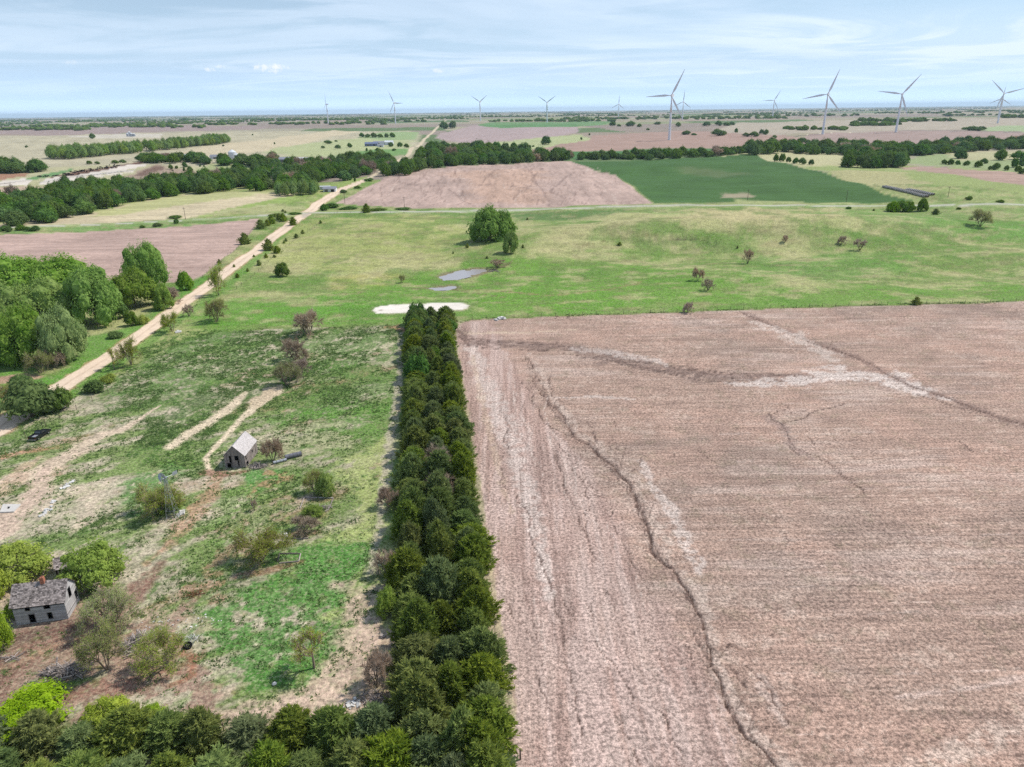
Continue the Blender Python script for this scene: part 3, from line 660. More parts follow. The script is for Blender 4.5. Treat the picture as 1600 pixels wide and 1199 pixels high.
stroke([(80, 590), (200, 640), (200, 700)], [3, 3, 3], tr, .2, .8, 3)
stroke([(455, 606), (480, 598), (490, 602)], [4, 5, 3], (186, 150, 122), .7, .7, 2)

inY = np.zeros(len(GX), bool); inY[gy_m] = True
gm_ = np.nonzero((REG == 0) & (GD < 900) & ~inY)[0]; lum = ALB[gm_].mean(1, keepdims=True); ALB[gm_] = np.clip((lum + (ALB[gm_] - lum) * 1.08) * .90 * np.array([.98, 1.0, .98]), .01, 1)
# --- the dry white basin, the ponds' mud
BASIN = [(581, 487), (584, 481), (600, 478), (640, 476), (690, 473.5), (722, 473), (733, 477), (731, 482), (720, 485), (680, 487), (630, 489), (590, 490)]
poly([(560, 492), (585, 474), (720, 468), (745, 474), (740, 487), (640, 496)], (96, 132, 52), 1.5, .7, amp=2, wl_=6)
poly(BASIN, (196, 184, 150), 1.2, .8, amp=1.2, wl_=5)
poly(BASIN, (232, 222, 208), .5, reg=8, var=.10, k=.90, amp=.7, wl_=3)
stroke([(590, 484), (600, 486)], 1.5, (150, 132, 110), .7, .5, 2)
POND1 = [(688, 433), (700, 427), (722, 421.5), (742, 418.5), (757, 419), (762, 423), (752, 427), (735, 431), (712, 437.5), (698, 438)]
POND2 = [(672, 449.5), (690, 447.5), (706, 447), (709, 449), (700, 451), (680, 451.5)]
stroke([(690, 432), (715, 424), (745, 418), (770, 420), (790, 416), (800, 408)], [4, 4, 4, 4, 3, 2], (106, 96, 66), .8, .5, 3, seed=1)
stroke([(706, 437), (745, 432), (775, 422)], [3, 3, 2], (128, 118, 84), .8, .5, 3, seed=3)
stroke([(640, 452), (672, 449), (706, 450), (716, 454), (750, 460), (790, 465)], [2.5, 3.2, 3, 2.5, 2, 2], (116, 100, 72), .8, .5, 2.5, seed=3)
PONDS = []
for pd in (POND1, POND2):
    pl = wpts(pd); m = np.nonzero((np.abs(GX - pl[:, 0].mean()) < 40) & (np.abs(GY - pl[:, 1].mean()) < 40))[0]
    ins = inside(GX[m], GY[m], pl); sd = seg_dist(GX[m], GY[m], pl, True) * np.where(ins, 1, -1)
    PONDS.append((pl, m, sd, float(np.mean([float(hgt(*p)) for p in pl]))))

# --- the big tilled field on the right
FIELD = [(712, 512), (722, 505), (737, 500), (900, 494), (1100, 487), (1300, 480), (1600, 471), (2300, 446), (2600, 1500), (860, 1500), (770, 1215), (800, 1180), (808, 1100), (775, 930), (752, 760), (728, 620), (716, 550)]
poly([(700, 512), (730, 498), (1100, 484), (1600, 468), (2300, 442), (2300, 450), (1600, 474), (1100, 490), (735, 503)], (112, 132, 62), .6, .8, amp=1, wl_=4, weed=.5)
poly(FIELD, (190, 160, 142), .35, reg=1, amp=.5, wl_=4, weed=0, var=.02, k=.72)
fm = np.nonzero((REG == 1) & (GD < 700))[0]; Xf, Yf = GX[fm], GY[fm]
a1 = fbm(Xf * .35, Yf * 1.4, 12, 5, 2, .6); a2 = fbm(Xf, Yf, 28, 4, 5, .5); a3 = fbm(Xf * .25, Yf * 2.2, 5, 4, 0, .6)
paint(fm, sm(.48, .68, .5 * a1 + .5 * a3) * .55, (206, 184, 170), .03)
paint(fm, sm(.48, .64, a2) * .45, (164, 144, 130), .04)
paint(fm, sm(.50, .62, .5 * fbm(Xf * .5, Yf * 1.6, 3.5, 4, 3, .65) + .5 * a2) * .3, (146, 124, 112), .04)
paint(fm, sm(.52, .66, fbm(Xf, Yf, 17, 4, 7)) * .35, (204, 166, 146), .03)
c1 = fbm(Xf, Yf, 1.3, 4, 2, .7); c2 = fbm(Xf * .6, Yf * 1.3, 5, 5, 5, .65)
paint(fm, sm(.54, .66, .5 * c1 + .5 * c2) * .4, (216, 192, 174), .03); paint(fm, sm(.53, .64, 1 - .5 * c1 - .5 * c2) * .4, (146, 122, 110), .03)
paint(fm, sm(.60, .70, fbm(Xf + 40, Yf, 2.4, 4, 1, .7)) * .22, (132, 126, 98), .03)
HL = [(705, 500), (775, 500), (800, 570), (860, 660), (940, 760), (1000, 880), (1060, 1000), (1150, 1130), (1200, 1300), (700, 1300)]
poly(HL, (192, 162, 150), 2.5, .6, amp=2, wl_=10, head=1.0)
hm = np.nonzero((REG == 1) & (HEAD > .3))[0]; Xh, Yh = GX[hm], GY[hm]
s1 = fbm(Xh * 1.6, Yh * .10, 2.2, 5, 1, .6); s2 = fbm(Xh * 1.2, Yh * .2, 6, 4, 4, .6)
paint(hm, sm(.50, .62, s1) * .5, (210, 186, 174), .02); paint(hm, sm(.54, .66, 1 - s1) * .3, (146, 120, 110), .02)
paint(hm, sm(.5, .64, s2) * .4, (206, 182, 168), .02)
pale = (222, 206, 194); rill = (104, 84, 76)
stroke([(735, 540), (760, 600), (795, 680), (822, 760), (842, 850), (858, 930)], [10, 14, 16, 14, 12, 10], pale, .55, .7, 3, seed=1)
stroke([(738, 555), (752, 620), (768, 690), (786, 760), (800, 800)], [3, 5, 6, 6, 4], (206, 182, 154), .4, .8, 4, seed=2)
stroke([(722, 520), (760, 520), (820, 520), (900, 515)], [8, 7, 5, 3], (220, 196, 168), .6, .7, 4, seed=5)
stroke([(1000, 720), (1020, 760), (1050, 800), (1065, 835), (1085, 870), (1095, 900)], [5, 8, 9, 10, 12, 8], pale, .6, .8, 2.5, seed=3)
stroke([(870, 622), (930, 620), (990, 624)], [3, 4, 2], pale, .55, .7, 3, seed=4)
stroke([(1190, 1060), (1210, 1100), (1225, 1130)], [10, 12, 8], (212, 190, 176), .5, .7, 3)
stroke([(1640, 1050), (1520, 1075), (1400, 1090)], [8, 7, 3], (214, 190, 176), .5, .7, 4)
stroke([(1640, 1130), (1540, 1150), (1470, 1190)], [30, 26, 20], (220, 196, 178), .65, .7, 5, seed=2)
# the shallow drainage across the field's far end
W = [(716, 517), (730, 532), (800, 538), (870, 541), (930, 552), (990, 568), (1060, 580), (1150, 590), (1250, 592)]
stroke(W, [14, 16, 14, 14, 20, 24, 24, 22, 18], (140, 118, 108), .7, .8, 5, seed=3)
for j_ in range(7): stroke([(x, y + (j_ - 3) * 2.6) for x, y in W], 1.3, rill, .6, .6, 3, jagged=3, seed=j_ + 1, gaps=.47)
stroke([(x, y + 3) for x, y in W], 3, rill, .5, .9, 2.2, seed=6, gaps=.45)
stroke([(x, y - 3) for x, y in W], 1.1, rill, .7, .3, 3, jagged=3, seed=2, carve=.2)
stroke([(x, y + 8) for x, y in W], 1.0, rill, .6, .3, 3, jagged=3, seed=7, carve=.2)
stroke([(900, 545), (960, 552), (1010, 560), (1040, 570)], [9, 14, 12, 7], pale, .55, .8, 3, seed=3)
stroke([(1250, 592), (1320, 588), (1380, 588), (1440, 608), (1500, 630), (1560, 652), (1660, 680)], [16, 20, 20, 16, 14, 14, 16], (150, 126, 114), .55, .8, 4, seed=6)
for j_ in range(5): stroke([(1200, 585 + j_ * 4), (1320, 578 + j_ * 5), (1390, 590 + j_ * 5), (1440, 608 + j_ * 4), (1500, 632 + j_ * 3), (1560, 654 + j_ * 2), (1660, 684)], 1.3, rill, .6, .6, 3, jagged=3, seed=j_, gaps=.46)
stroke([(1150, 600), (1240, 598), (1330, 582), (1390, 592), (1440, 612), (1470, 622)], [12, 16, 24, 26, 20, 12], (228, 212, 200), .75, .9, 3.5, seed=6)
stroke([(1160, 488), (1210, 510), (1250, 528), (1300, 545), (1350, 565), (1385, 585), (1430, 606), (1500, 630), (1560, 652), (1660, 680)], [7, 9, 11, 11, 11, 10, 8, 8, 10, 14], (136, 112, 102), .6, .75, 3, seed=5)
stroke([(1160, 488), (1210, 510), (1250, 528), (1300, 545), (1350, 565), (1385, 585), (1430, 606), (1500, 630), (1560, 652), (1660, 680)], 1.6, rill, .85, .3, 3, jagged=3, seed=5, carve=.3)
stroke([(1180, 505), (1230, 522), (1290, 552), (1300, 562)], [10, 18, 16, 9], (222, 204, 190), .6, .8, 3, seed=2)
stroke([(1430, 616), (1475, 630), (1510, 640)], [2, 2, 1], rill, .8, .4, 3, jagged=2, carve=.2)
# fine rills on the right
for q, w in (([(1200, 646), (1205, 655), (1221, 662), (1232, 685), (1245, 702), (1275, 712), (1300, 726), (1310, 740), (1340, 760), (1350, 770)], 1.5), ([(1222, 662), (1260, 652), (1285, 640), (1318, 631)], 1.3),
             ([(1218, 628), (1235, 640), (1210, 645)], 1.1), ([(1222, 690), (1240, 705), (1250, 712)], 1.1), ([(1262, 682), (1272, 695)], 1.2), ([(1290, 720), (1320, 745), (1340, 752)], .9),
             ([(1500, 690), (1512, 700), (1520, 706)], 1.3), ([(1235, 645), (1262, 642)], .9)):
    stroke(q, w, rill, .85, .3, 2.5, jagged=3, seed=len(q), carve=.15)
stroke([(1200, 650), (1222, 668), (1240, 700), (1270, 715)], [8, 10, 9, 6], (146, 124, 116), .5, .8, 3)
# the main gully
MAIN = [(818, 555), (838, 588), (853, 622), (870, 640), (884, 662), (896, 682), (915, 693), (935, 712), (958, 727), (967, 742), (980, 752), (986, 768), (996, 786), (1004, 805), (1011, 821), (1016, 842), (1029, 873), (1049, 888), (1060, 908), (1077, 930), (1086, 950), (1094, 964), (1099, 985), (1104, 1006), (1110, 1040), (1130, 1082), (1150, 1126), (1167, 1154), (1198, 1177), (1212, 1198), (1240, 1240)]
mw = [.8, 1.0, 1.4, 1.5, 1.5, 2.0, 2.2, 2.8, 3.0, 3.0, 3.2, 3.0, 3.0, 3.2, 3.2, 3.0, 3.4, 3.2, 3.0, 3.0, 2.6, 2.6, 2.2, 2.4, 2.2, 2.6, 3.0, 3.2, 3.0, 3.0, 3.0]
stroke([(x + 9, y - 2) for x, y in MAIN], [w * 4 for w in mw], (214, 194, 178), .5, 1.0, 3, seed=2)
stroke(MAIN, [w * 3.4 for w in mw], (160, 136, 122), .4, .9, 2.2, seed=1)
stroke(MAIN, [w * 1.8 for w in mw], (134, 110, 100), .35, .9, 1.4, seed=4, jagged=3)
r_ = np.random.default_rng(12)
for i in range(44):
    k = int(r_.integers(2, len(MAIN) - 1)); x, y = MAIN[k]; sd0 = 1 if r_.random() < .45 else -1; dx = r_.uniform(5, 30) * sd0; dy = r_.uniform(14, 60)
    stroke([(x + dx * 1.2, y - dy), (x + dx * .6 + r_.uniform(-3, 3), y - dy * .5), (x, y)], r_.uniform(.6, 1.3), (110, 90, 82), .75, .8, 1.0, jagged=4, seed=i, gaps=.40, carve=.08)
stroke(MAIN, [w * .58 for w in mw], (104, 84, 76), .9, .7, .9, jagged=4, seed=1, carve=.42, edge=.35)
stroke([(x + 3, y + 2) for x, y in MAIN], 1.0, rill, .8, .6, 1.2, jagged=4, seed=3, carve=.1, gaps=.42)
stroke([(x - 5, y + 4) for x, y in MAIN], .8, rill, .7, .6, 1.2, jagged=4, seed=5, carve=.1, gaps=.46)
for q, w in (([(815, 596), (832, 625), (848, 655), (860, 668), (880, 676), (897, 684)], 1.4), ([(845, 648), (862, 672), (885, 690)], .9), ([(1104, 1006), (1125, 1026), (1150, 1052), (1165, 1075)], 2.0), ([(1128, 1002), (1150, 1012), (1175, 1026)], 1.6),
             ([(1165, 1040), (1178, 1052), (1201, 1074), (1224, 1118), (1245, 1145)], 1.8), ([(1243, 1080), (1262, 1092), (1285, 1112)], 1.2), ([(862, 700), (880, 745), (895, 785), (910, 825), (925, 865), (945, 900), (956, 945)], 1.3),
             ([(870, 690), (892, 730), (915, 775), (922, 800)], .9), ([(925, 772), (950, 780), (957, 800), (962, 830), (985, 868), (1000, 898)], 1.4), ([(918, 752), (925, 762), (935, 768)], 1.2), ([(838, 860), (852, 895), (866, 950), (880, 990), (893, 1050), (903, 1120), (908, 1150)], 1.5),
             ([(775, 640), (795, 700), (815, 790), (832, 850), (846, 885)], 1.0), ([(912, 940), (930, 985), (950, 1030), (980, 1070), (1000, 1120)], 1.0), ([(822, 985), (832, 1010), (842, 1060), (852, 1110)], 1.2), ([(1030, 1110), (1050, 1150), (1070, 1200)], 1.1),
             ([(960, 1120), (985, 1160), (1000, 1200)], 1.0), ([(905, 790), (918, 812), (915, 825)], .9), ([(1005, 985), (1030, 1020), (1045, 1050)], .8), ([(1075, 1010), (1082, 1040)], .8), ([(800, 960), (790, 940), (815, 975)], .8), ([(870, 915), (882, 945), (900, 970)], 1.0)):
    stroke(q, w * .8, rill, .85, .6, 1.2, jagged=4, seed=len(q) + int(w * 10), carve=.15, edge=.35, gaps=.36)
# wheel marks left by the machines, following the tree edge
r_ = np.random.default_rng(3)
for i in range(34):
    o = r_.uniform(0, 1); x0 = 722 + 120 * o; x1 = 822 + 330 * o
    y0 = r_.uniform(540, 1000); y1 = y0 + r_.uniform(60, 220)
    f0 = (y0 - 540) / 660; f1 = (y1 - 540) / 660
    stroke([(x0 + (x1 - x0) * f0, y0), (x0 + (x1 - x0) * (f0 + f1) / 2 + r_.uniform(-3, 3), (y0 + y1) / 2), (x0 + (x1 - x0) * f1, y1)], r_.uniform(.5, .9),
           (124, 100, 90) if r_.random() < .7 else (222, 204, 190), .5, .5, 1.5, jagged=2, seed=i)
for i in range(46):
    x0 = r_.uniform(960, 1500); y0 = r_.uniform(500, 1190); L = r_.uniform(60, 260)
    stroke([(x0, y0), (x0 + L / 2, y0 - L * .017 + r_.uniform(-1, 1)), (x0 + L, y0 - L * .045)], r_.uniform(.8, 2.2), (138, 114, 104) if r_.random() < .5 else (214, 194, 180), .38, .9, 2.2, seed=i, gaps=.42)

for i in range(60):
    x0 = r_.uniform(860, 1580); y0 = r_.uniform(640, 1190); L = r_.uniform(6, 26); an = r_.normal() * .6 + (0 if r_.random() < .6 else 1.2)
    stroke([(x0, y0), (x0 + L * math.cos(an), y0 + L * math.sin(an))], r_.uniform(.5, 1.0), rill, .7, .6, 1.2, jagged=4, seed=i)
# --- roads
ROAD = [(-120, 735), (-40, 690), (0, 667), (60, 628), (112, 594), (164, 562), (215, 527), (262, 492), (300, 464), (345, 431), (385, 402), (420, 376), (452, 352), (476, 336), (496, 319), (520, 304), (548, 291), (575, 280)]
hw = [34, 27, 22, 19, 16, 14.5, 13, 12, 11, 10, 9.5, 9, 8.5, 8.5, 8, 7.5, 6.5, 5]
stroke(ROAD, [h * 1.25 for h in hw], (196, 156, 122), .8, .25, 5, edge=.2)
hw = [h * 1.12 for h in hw]
stroke(ROAD, hw, (226, 202, 176), 1.0, .06, 5, reg=3, edge=.1, var=.05, k=.88)
stroke(ROAD, [h * .12 for h in hw], (206, 180, 154), .6, .3, 5, edge=.5)
R2 = [(575, 280), (600, 266), (622, 251), (640, 240), (652, 229), (664, 217), (676, 207), (683, 200), (690, 194), (697, 188)]
stroke(R2, [4.6, 4, 3.8, 3.6, 3, 2.6, 2.2, 2, 1.5, 1], (214, 196, 166), 1, .1, 12, reg=3, edge=.25)
HWY = [(-200, 361), (0, 356), (100, 353), (200, 349), (300, 344), (400, 338), (470, 334.5), (500, 332), (600, 331), (720, 330.5), (800, 329), (900, 325), (1000, 322.5), (1150, 321), (1250, 321), (1400, 321.5), (1500, 321), (1600, 320), (1900, 317)]
stroke(HWY, [16] * 19, (150, 168, 110), .7, .3, 8)
stroke(HWY, [4.5] * 6 + [6] + [7.5] * 12, (196, 192, 176), .95, .05, 8, reg=9, edge=.15)
stroke([(1240, 214), (1270, 209), (1300, 207.5), (1345, 206)], .8, (220, 208, 180), .9, .1, 20)
stroke([(486, 332), (478, 336), (476, 339)], 5, (190, 176, 158), .8, .3, 5)

GZ = GZ - CARVE
for pl, m, sd, zm in PONDS:                     # each pond lies in a shallow bowl with an uneven shore
    f_ = sm(-9, -2.5, sd); GZ[m] = GZ[m] * (1 - f_) + (zm + .12 * (fbm(GX[m], GY[m], 6, 3, 1) - .5)) * f_ - .8 * sm(-1.8, 1.2, sd + 6.5 * (fbm(GX[m], GY[m], 5, 4, 2, .6) - .5))
    a_ = sm(-3.4, -.6, sd + 5 * (fbm(GX[m], GY[m], 4, 4, 6, .6) - .5)); paint(m, a_ * .8, (132, 118, 92), .1)
ALB = np.clip(ALB, 0.01, .92)
# build: the grid's faces go to the object they belong to
idx = np.arange(NR * NC).reshape(NR, NC)
F4 = np.stack([idx[:-1, :-1], idx[:-1, 1:], idx[1:, 1:], idx[1:, :-1]], -1).reshape(-1, 4)
freg = REG[F4[:, 0]]
VV = np.stack([GX, GY, GZ], 1)
LANDS = {0: ('ground', 'grass'), 1: ('tilled_field', 'field'), 2: ('tilled_field', 'farfield'), 3: ('gravel_road', 'road'), 4: ('distant_field', 'farfield'), 5: ('green_crop_field', 'crop'), 6: ('concrete_yard', 'road'),
         7: ('stubble_field', 'farfield'), 8: ('dry_basin', 'road'), 9: ('paved_road', 'road')}
LLAB = {0: 'green and straw coloured grassland of the farmyard and pasture', 1: 'large pinkish tilled field with dark erosion gullies', 2: 'pinkish brown tilled field beside the roads', 3: 'pale gravel road running straight to the horizon', 4: 'distant brown field among the hills', 5: 'dark green young crop beyond the paved road', 6: 'pale concrete aprons of the feedlot', 7: 'tan stubble field below the creek trees', 8: 'white dry basin north of the windbreak', 9: 'narrow pale paved road crossing the gravel road'}
for r, (nm, mk) in LANDS.items():
    f = F4[freg == r]
    if not len(f): continue
    used, inv = np.unique(f.ravel(), return_inverse=True)
    me = mesh_np(nm, VV[used], inv.reshape(-1, 4), GM[mk], smooth=True)
    a = me.attributes.new('albedo', 'FLOAT_COLOR', 'POINT')
    a.data.foreach_set('color', np.concatenate([ALB[used], np.ones((len(used), 1))], 1).astype(np.float32).ravel())
    a = me.attributes.new('weedy', 'FLOAT', 'POINT'); a.data.foreach_set('value', WEED[used].astype(np.float32))
    a = me.attributes.new('headland', 'FLOAT', 'POINT'); a.data.foreach_set('value', HEAD[used].astype(np.float32))
    tag(link(nm, me), LLAB[r], kind='structure')

# ponds: a still sheet of muddy water in each hollow
t = NT('muddy_water'); P_ = t.pos()
wm = t.bsdf(tuple(lin((176, 168, 164))), .22, t.noise(P_, 1.2, 3), .08, .03, spec=.5)
for pl, _m, _s, zm in PONDS:
    c = pl.mean(0); dv_ = pl - c; pl = pl + dv_ / np.linalg.norm(dv_, axis=1)[:, None] * 1.6; zr = zm - .34
    me = bpy.data.meshes.new('pond_water'); me.from_pydata([(p[0], p[1], zr) for p in pl], [], [tuple(range(len(pl)))][:1]); me.materials.append(wm)
    tag(link('pond_water', me), 'shallow grey brown water in the pasture hollow', kind='structure')
# ------------------------------------------------------------------ haze
HTOP = 200.0
hb = MB(); zlo = float(GZ.min()) - 1.0; XM = float(np.abs(GX).max()) + 500
hb.box((0, (rows[-1] - 400) / 2, (zlo + HTOP) / 2), (2 * XM, rows[-1] + 1200, HTOP - zlo))
t = NT('haze_air'); pv = t.n('ShaderNodeVolumePrincipled')
pv.inputs['Color'].default_value = (0.68, 0.86, 1.0, 1); pv.inputs['Density'].default_value = 3.5e-5; pv.inputs['Anisotropy'].default_value = 0.1
t.l(pv.outputs[0], t.out.inputs['Volume'])
tag(hb.build('haze', t.m), 'thin blue air over the whole plain', kind='stuff')

# ------------------------------------------------------------------ plants: meshes made once, then copied
def rvec(r, n):
    v = r.normal(size=(n, 3)); return v / np.linalg.norm(v, axis=1)[:, None]
def leaves(r, C, N, size, aspect=1.0, jit=.5):
    """one small triangle per centre, facing roughly along N"""
    n = len(C); N = N + jit * rvec(r, n); N /= np.linalg.norm(N, axis=1)[:, None]
    A = np.cross(N, rvec(r, n)); A /= np.linalg.norm(A, axis=1)[:, None] + 1e-9; B = np.cross(N, A)
    s_ = np.broadcast_to(np.asarray(size), (n,))[:, None] * r.uniform(.65, 1.3, (n, 1))
    v = np.stack([C + A * s_ * .6 , C - A * s_ * .5 + B * s_ * .5 * aspect, C - A * s_ * .5 - B * s_ * .5 * aspect], 1)
    return v.reshape(-1, 3)
def blades(r, P, D, L, w):
    """narrow triangles from P along D"""
    n = len(P); D = D / np.linalg.norm(D, axis=1)[:, None]; S = np.cross(D, rvec(r, n)); S /= np.linalg.norm(S, axis=1)[:, None] + 1e-9
    L = np.broadcast_to(np.asarray(L), (n,))[:, None]; w = np.broadcast_to(np.asarray(w), (n,))[:, None]
    return np.stack([P - S * w / 2, P + S * w / 2, P + D * L], 1).reshape(-1, 3)
def ico(sub=1):
    import bmesh
    bm = bmesh.new(); bmesh.ops.create_icosphere(bm, subdivisions=sub, radius=1)
    v = np.array([q.co for q in bm.verts]); f = np.array([[x.index for x in q.verts] for q in bm.faces]); bm.free(); return v, f
ICO1 = ico(1)
def tris_to_mesh(name, V, mat, extra=None):
    F = np.arange(len(V)).reshape(-1, 3); mi = np.zeros(len(F), int); mats = [mat]
    if extra is not None:
        v2, f2, m2 = extra; F = np.concatenate([F, f2 + len(V)]); V = np.concatenate([V, v2]); mi = np.concatenate([mi, np.ones(len(f2), int)]); mats = [mat, m2]
    return mesh_np(name, V, F, mats, False, mi)
def cores(cs, rs, sq=1.0):
    V = []; F = []; n = 0
    for c, r_ in zip(cs, rs):
        v, f = ICO1; V.append(v * np.array([r_, r_, r_ * sq]) + c); F.append(f + n); n += len(v)
    return np.concatenate(V), np.concatenate(F)
def limbs(r, h, r0, spread, n=7, base=.12):
    """trunk and main limbs of a tree of height h"""
    m = MB(); top = Vector((r.uniform(-.04, .04) * h, r.uniform(-.04, .04) * h, h * .72)); mid = Vector((r.uniform(-.03, .03) * h, r.uniform(-.03, .03) * h, h * .34))
    m.tube((0, 0, -.03 * h), mid, r0, r0 * .72, 7); m.tube(mid, top, r0 * .72, r0 * .2, 6)
    for k in range(n):
        a = 2 * math.pi * k / n + r.uniform(-.4, .4); z = r.uniform(.2, .6) * h
        p = Vector((mid.x * z / (h * .34), mid.y * z / (h * .34), z)) if z < h * .34 else mid.lerp(top, (z - h * .34) / (h * .38))
        e = p + Vector((math.cos(a) * spread * .75, math.sin(a) * spread * .75, h * r.uniform(.12, .3)))
        q = p.lerp(e, .5) + Vector((0, 0, -.03 * h))
        m.tube(p, q, r0 * .36, r0 * .22, 5, cap=False); m.tube(q, e, r0 * .22, r0 * .06, 5, cap=False)
        for _ in range(2):
            e2 = q + Vector((math.cos(a + r.uniform(-.9, .9)) * spread * .45, math.sin(a + r.uniform(-.9, .9)) * spread * .45, h * r.uniform(.08, .24)))
            m.tube(q, e2, r0 * .14, r0 * .04, 4, cap=False)
    return m
# every crown is made for a tree 1 m tall and 1 m wide, then scaled
def crown_round(seed, mat, nl=26, per=130, leaf=.050, lo=.20, rl=(.15, .25), open_=0.0, dome=1.0):
    r = np.random.default_rng(seed); cs = []; rs = []
    for k in range(nl):
        d = rvec(r, 1)[0]; q = r.uniform(.45, 1) ** .5; d[2] = d[2] if d[2] > -.35 else -d[2] * .6
        rad = r.uniform(*rl); cs.append(np.array([d[0] * (.5 - rad * .8) * q, d[1] * (.5 - rad * .8) * q, lo + (1 - lo) * .5 + d[2] * ((1 - lo) * .5 - rad * .7) * q])); rs.append(rad)
    V = []
    for c, rad in zip(cs, rs):
        n = int(per * (rad / .2) ** 2); D = rvec(r, n); D[:, 2] = np.where((D[:, 2] < -.3) & (r.random(n) < .6), -D[:, 2], D[:, 2])
        lump = 1 + .22 * np.sin(D[:, 0] * 5 + c[0] * 30) * np.sin(D[:, 1] * 5 + c[2] * 20)
        C = c + D * (rad * r.uniform(.72, 1.10, n) * lump)[:, None]; V.append(leaves(r, C, D + [0, 0, .35], leaf, .9, .75))
    V = np.concatenate(V)
    sx = .5 / np.percentile(np.abs(V[:, :2]), 98.5); z0, z1 = np.percentile(V[:, 2], [1, 99.5]); sz = (1 - lo) / (z1 - z0)
    S = np.array([sx, sx, sz]); O = np.array([0, 0, lo - z0 * sz]); V = V * S + O
    tz = np.clip(V[:, 2], 0, 1); V[:, :2] *= ((1.02 - .42 * tz ** 2.4) * (.80 + .2 * np.clip(tz / .25, 0, 1)))[:, None] * dome + (1 - dome)
    v2, f2 = cores(cs, np.array(rs) * (.66 - .3 * open_)); ex = (v2 * S + O, f2, mat)
    return tris_to_mesh('crown', V, mat, ex)
def crown_cedar(seed, mat, sprays=150, per=26, full=.55, sz=1.0):
    r = np.random.default_rng(seed); P = []; D = []; L = []
    ph = r.uniform(0, 6.28, 4)
    for k in range(sprays):
        t_ = (k + r.random()) / sprays; t_ = t_ ** .85
        a = r.uniform(0, 2 * math.pi)
        R = .5 * min(1, (t_ * 7 + .25) ** .6) * (1 - t_) ** full * (1 + .16 * math.sin(2 * a + ph[0]) + .12 * math.sin(5 * a + ph[1] + t_ * 9)) * r.uniform(.70, 1.22)
        up = .25 + .9 * t_ + r.uniform(-.15, .2)
        dr = np.array([math.cos(a), math.sin(a), up]); dr /= np.linalg.norm(dr)
        tip = np.array([math.cos(a) * R, math.sin(a) * R, .04 + t_ * .93])
        ln = .20 * (1 - .35 * t_) * sz
        q = r.random((per, 1)); pp = tip - dr * ln * (1 - q) * 1.25 + r.normal(size=(per, 3)) * .018 * sz
        dd = dr + r.normal(size=(per, 3)) * .55
        P.append(pp); D.append(dd); L.append(np.full(per, .088 * sz) * r.uniform(.6, 1.3, per))
    P = np.concatenate(P); D = np.concatenate(D); L = np.concatenate(L)
    V = blades(r, P, D, L, L * .36)
    cs = [np.array([0, 0, z]) for z in (.16, .34, .52, .70, .84)]; rs = [.34, .34, .27, .18, .10]
    v2, f2 = cores(cs, rs, .8)
    return tris_to_mesh('crown', V, mat, (v2, f2, mat))
def twig_tree(seed, bark, leafm, stems=5, lean=.5, leaf=.02, nleaf=2500, twigs=1500, upright=.6, tw=.0055, h0=.0):
    """a many-stemmed tree or shrub: real branches, fine twigs, and as many leaves as it has yet"""
    r = np.random.default_rng(seed); m = MB(); tips = []
    def grow(p, d, L, rad, lev):
        q = p + d * L; m.tube(p, q, rad, rad * .6, 5 if lev < 2 else 3, cap=False)
        if lev >= 3: tips.append((p, q, d)); return
        for _ in range(3 if lev else 4):
            nd = Vector(d) + Vector(r.normal(size=3) * .52) + Vector((0, 0, .12 * upright)); nd.normalize()
            f = r.uniform(.55, 1.0); grow(p + d * L * f, nd, L * r.uniform(.6, .8), rad * .55, lev + 1)
    for k in range(stems):
        a = 2 * math.pi * k / stems + r.uniform(-.5, .5); d = Vector((math.cos(a) * lean, math.sin(a) * lean, 1)).normalized()
        if stems == 1: d = Vector((.05, .03, 1)).normalized()
        grow(Vector((math.cos(a) * .02, math.sin(a) * .02, h0 - .02)), d, .34 if stems > 1 else .40, .020 if stems > 1 else .034, 0)
    A = np.array([t_[0] for t_ in tips]); B = np.array([t_[1] for t_ in tips]); Dd = np.array([t_[2] for t_ in tips])
    allv = np.array(m.v); zmax = np.percentile(B[:, 2], 98) + .06; xr = max(np.percentile(np.abs(B[:, :2]), 97) * 2 + .08, .3)
    S = np.array([1 / xr, 1 / xr, 1 / zmax])
    k = r.integers(0, len(A), twigs); q = r.random((twigs, 1)); P = A[k] + (B[k] - A[k]) * q
    D = Dd[k] + r.normal(size=(twigs, 3)) * .55; D[:, 2] += .15
    tv = blades(r, P, D, r.uniform(.08, .20, twigs), tw * 1.6)
    ex = None; V = tv * S
    lv = None
    if nleaf:
        k = r.integers(0, twigs, nleaf); base = P[k] + D[k] / np.linalg.norm(D[k], axis=1)[:, None] * r.uniform(.0, .18, (nleaf, 1)) + r.normal(size=(nleaf, 3)) * .018
        lv = leaves(r, base * S, rvec(r, nleaf) + [0, 0, .5], leaf, .9, .6)
    m.v = [tuple(np.array(v) * S) for v in m.v]
    wood = m.mesh('trunk', bark)
    if lv is None: crown = tris_to_mesh('crown', V, leafm)
    else:
        ntw = len(V); F = np.arange(ntw + len(lv)).reshape(-1, 3); mi = np.concatenate([np.zeros(ntw // 3, int), np.ones(len(lv) // 3, int)])
        crown = mesh_np('crown', np.concatenate([V, lv]), F, [ML['bare'], leafm], False, mi)
    return wood, crown
def trunk_mesh(seed, mat, r0=.03, spread=.4, n=7): return limbs(np.random.default_rng(seed), 1.0, r0, spread, n).mesh('trunk', mat)
TR = {}
TR['cedar'] = [(trunk_mesh(i, M['darkbark'], .03, .25, 3), crown_cedar(i, ML['cedar'], 260, 34, (.50, .42, .60, .36, .55, .46)[i])) for i in range(6)]
TR['bluecedar'] = [(TR['cedar'][i][0], crown_cedar(40 + i, ML['bluecedar'], 260, 34, (.5, .4, .58)[i])) for i in range(3)]
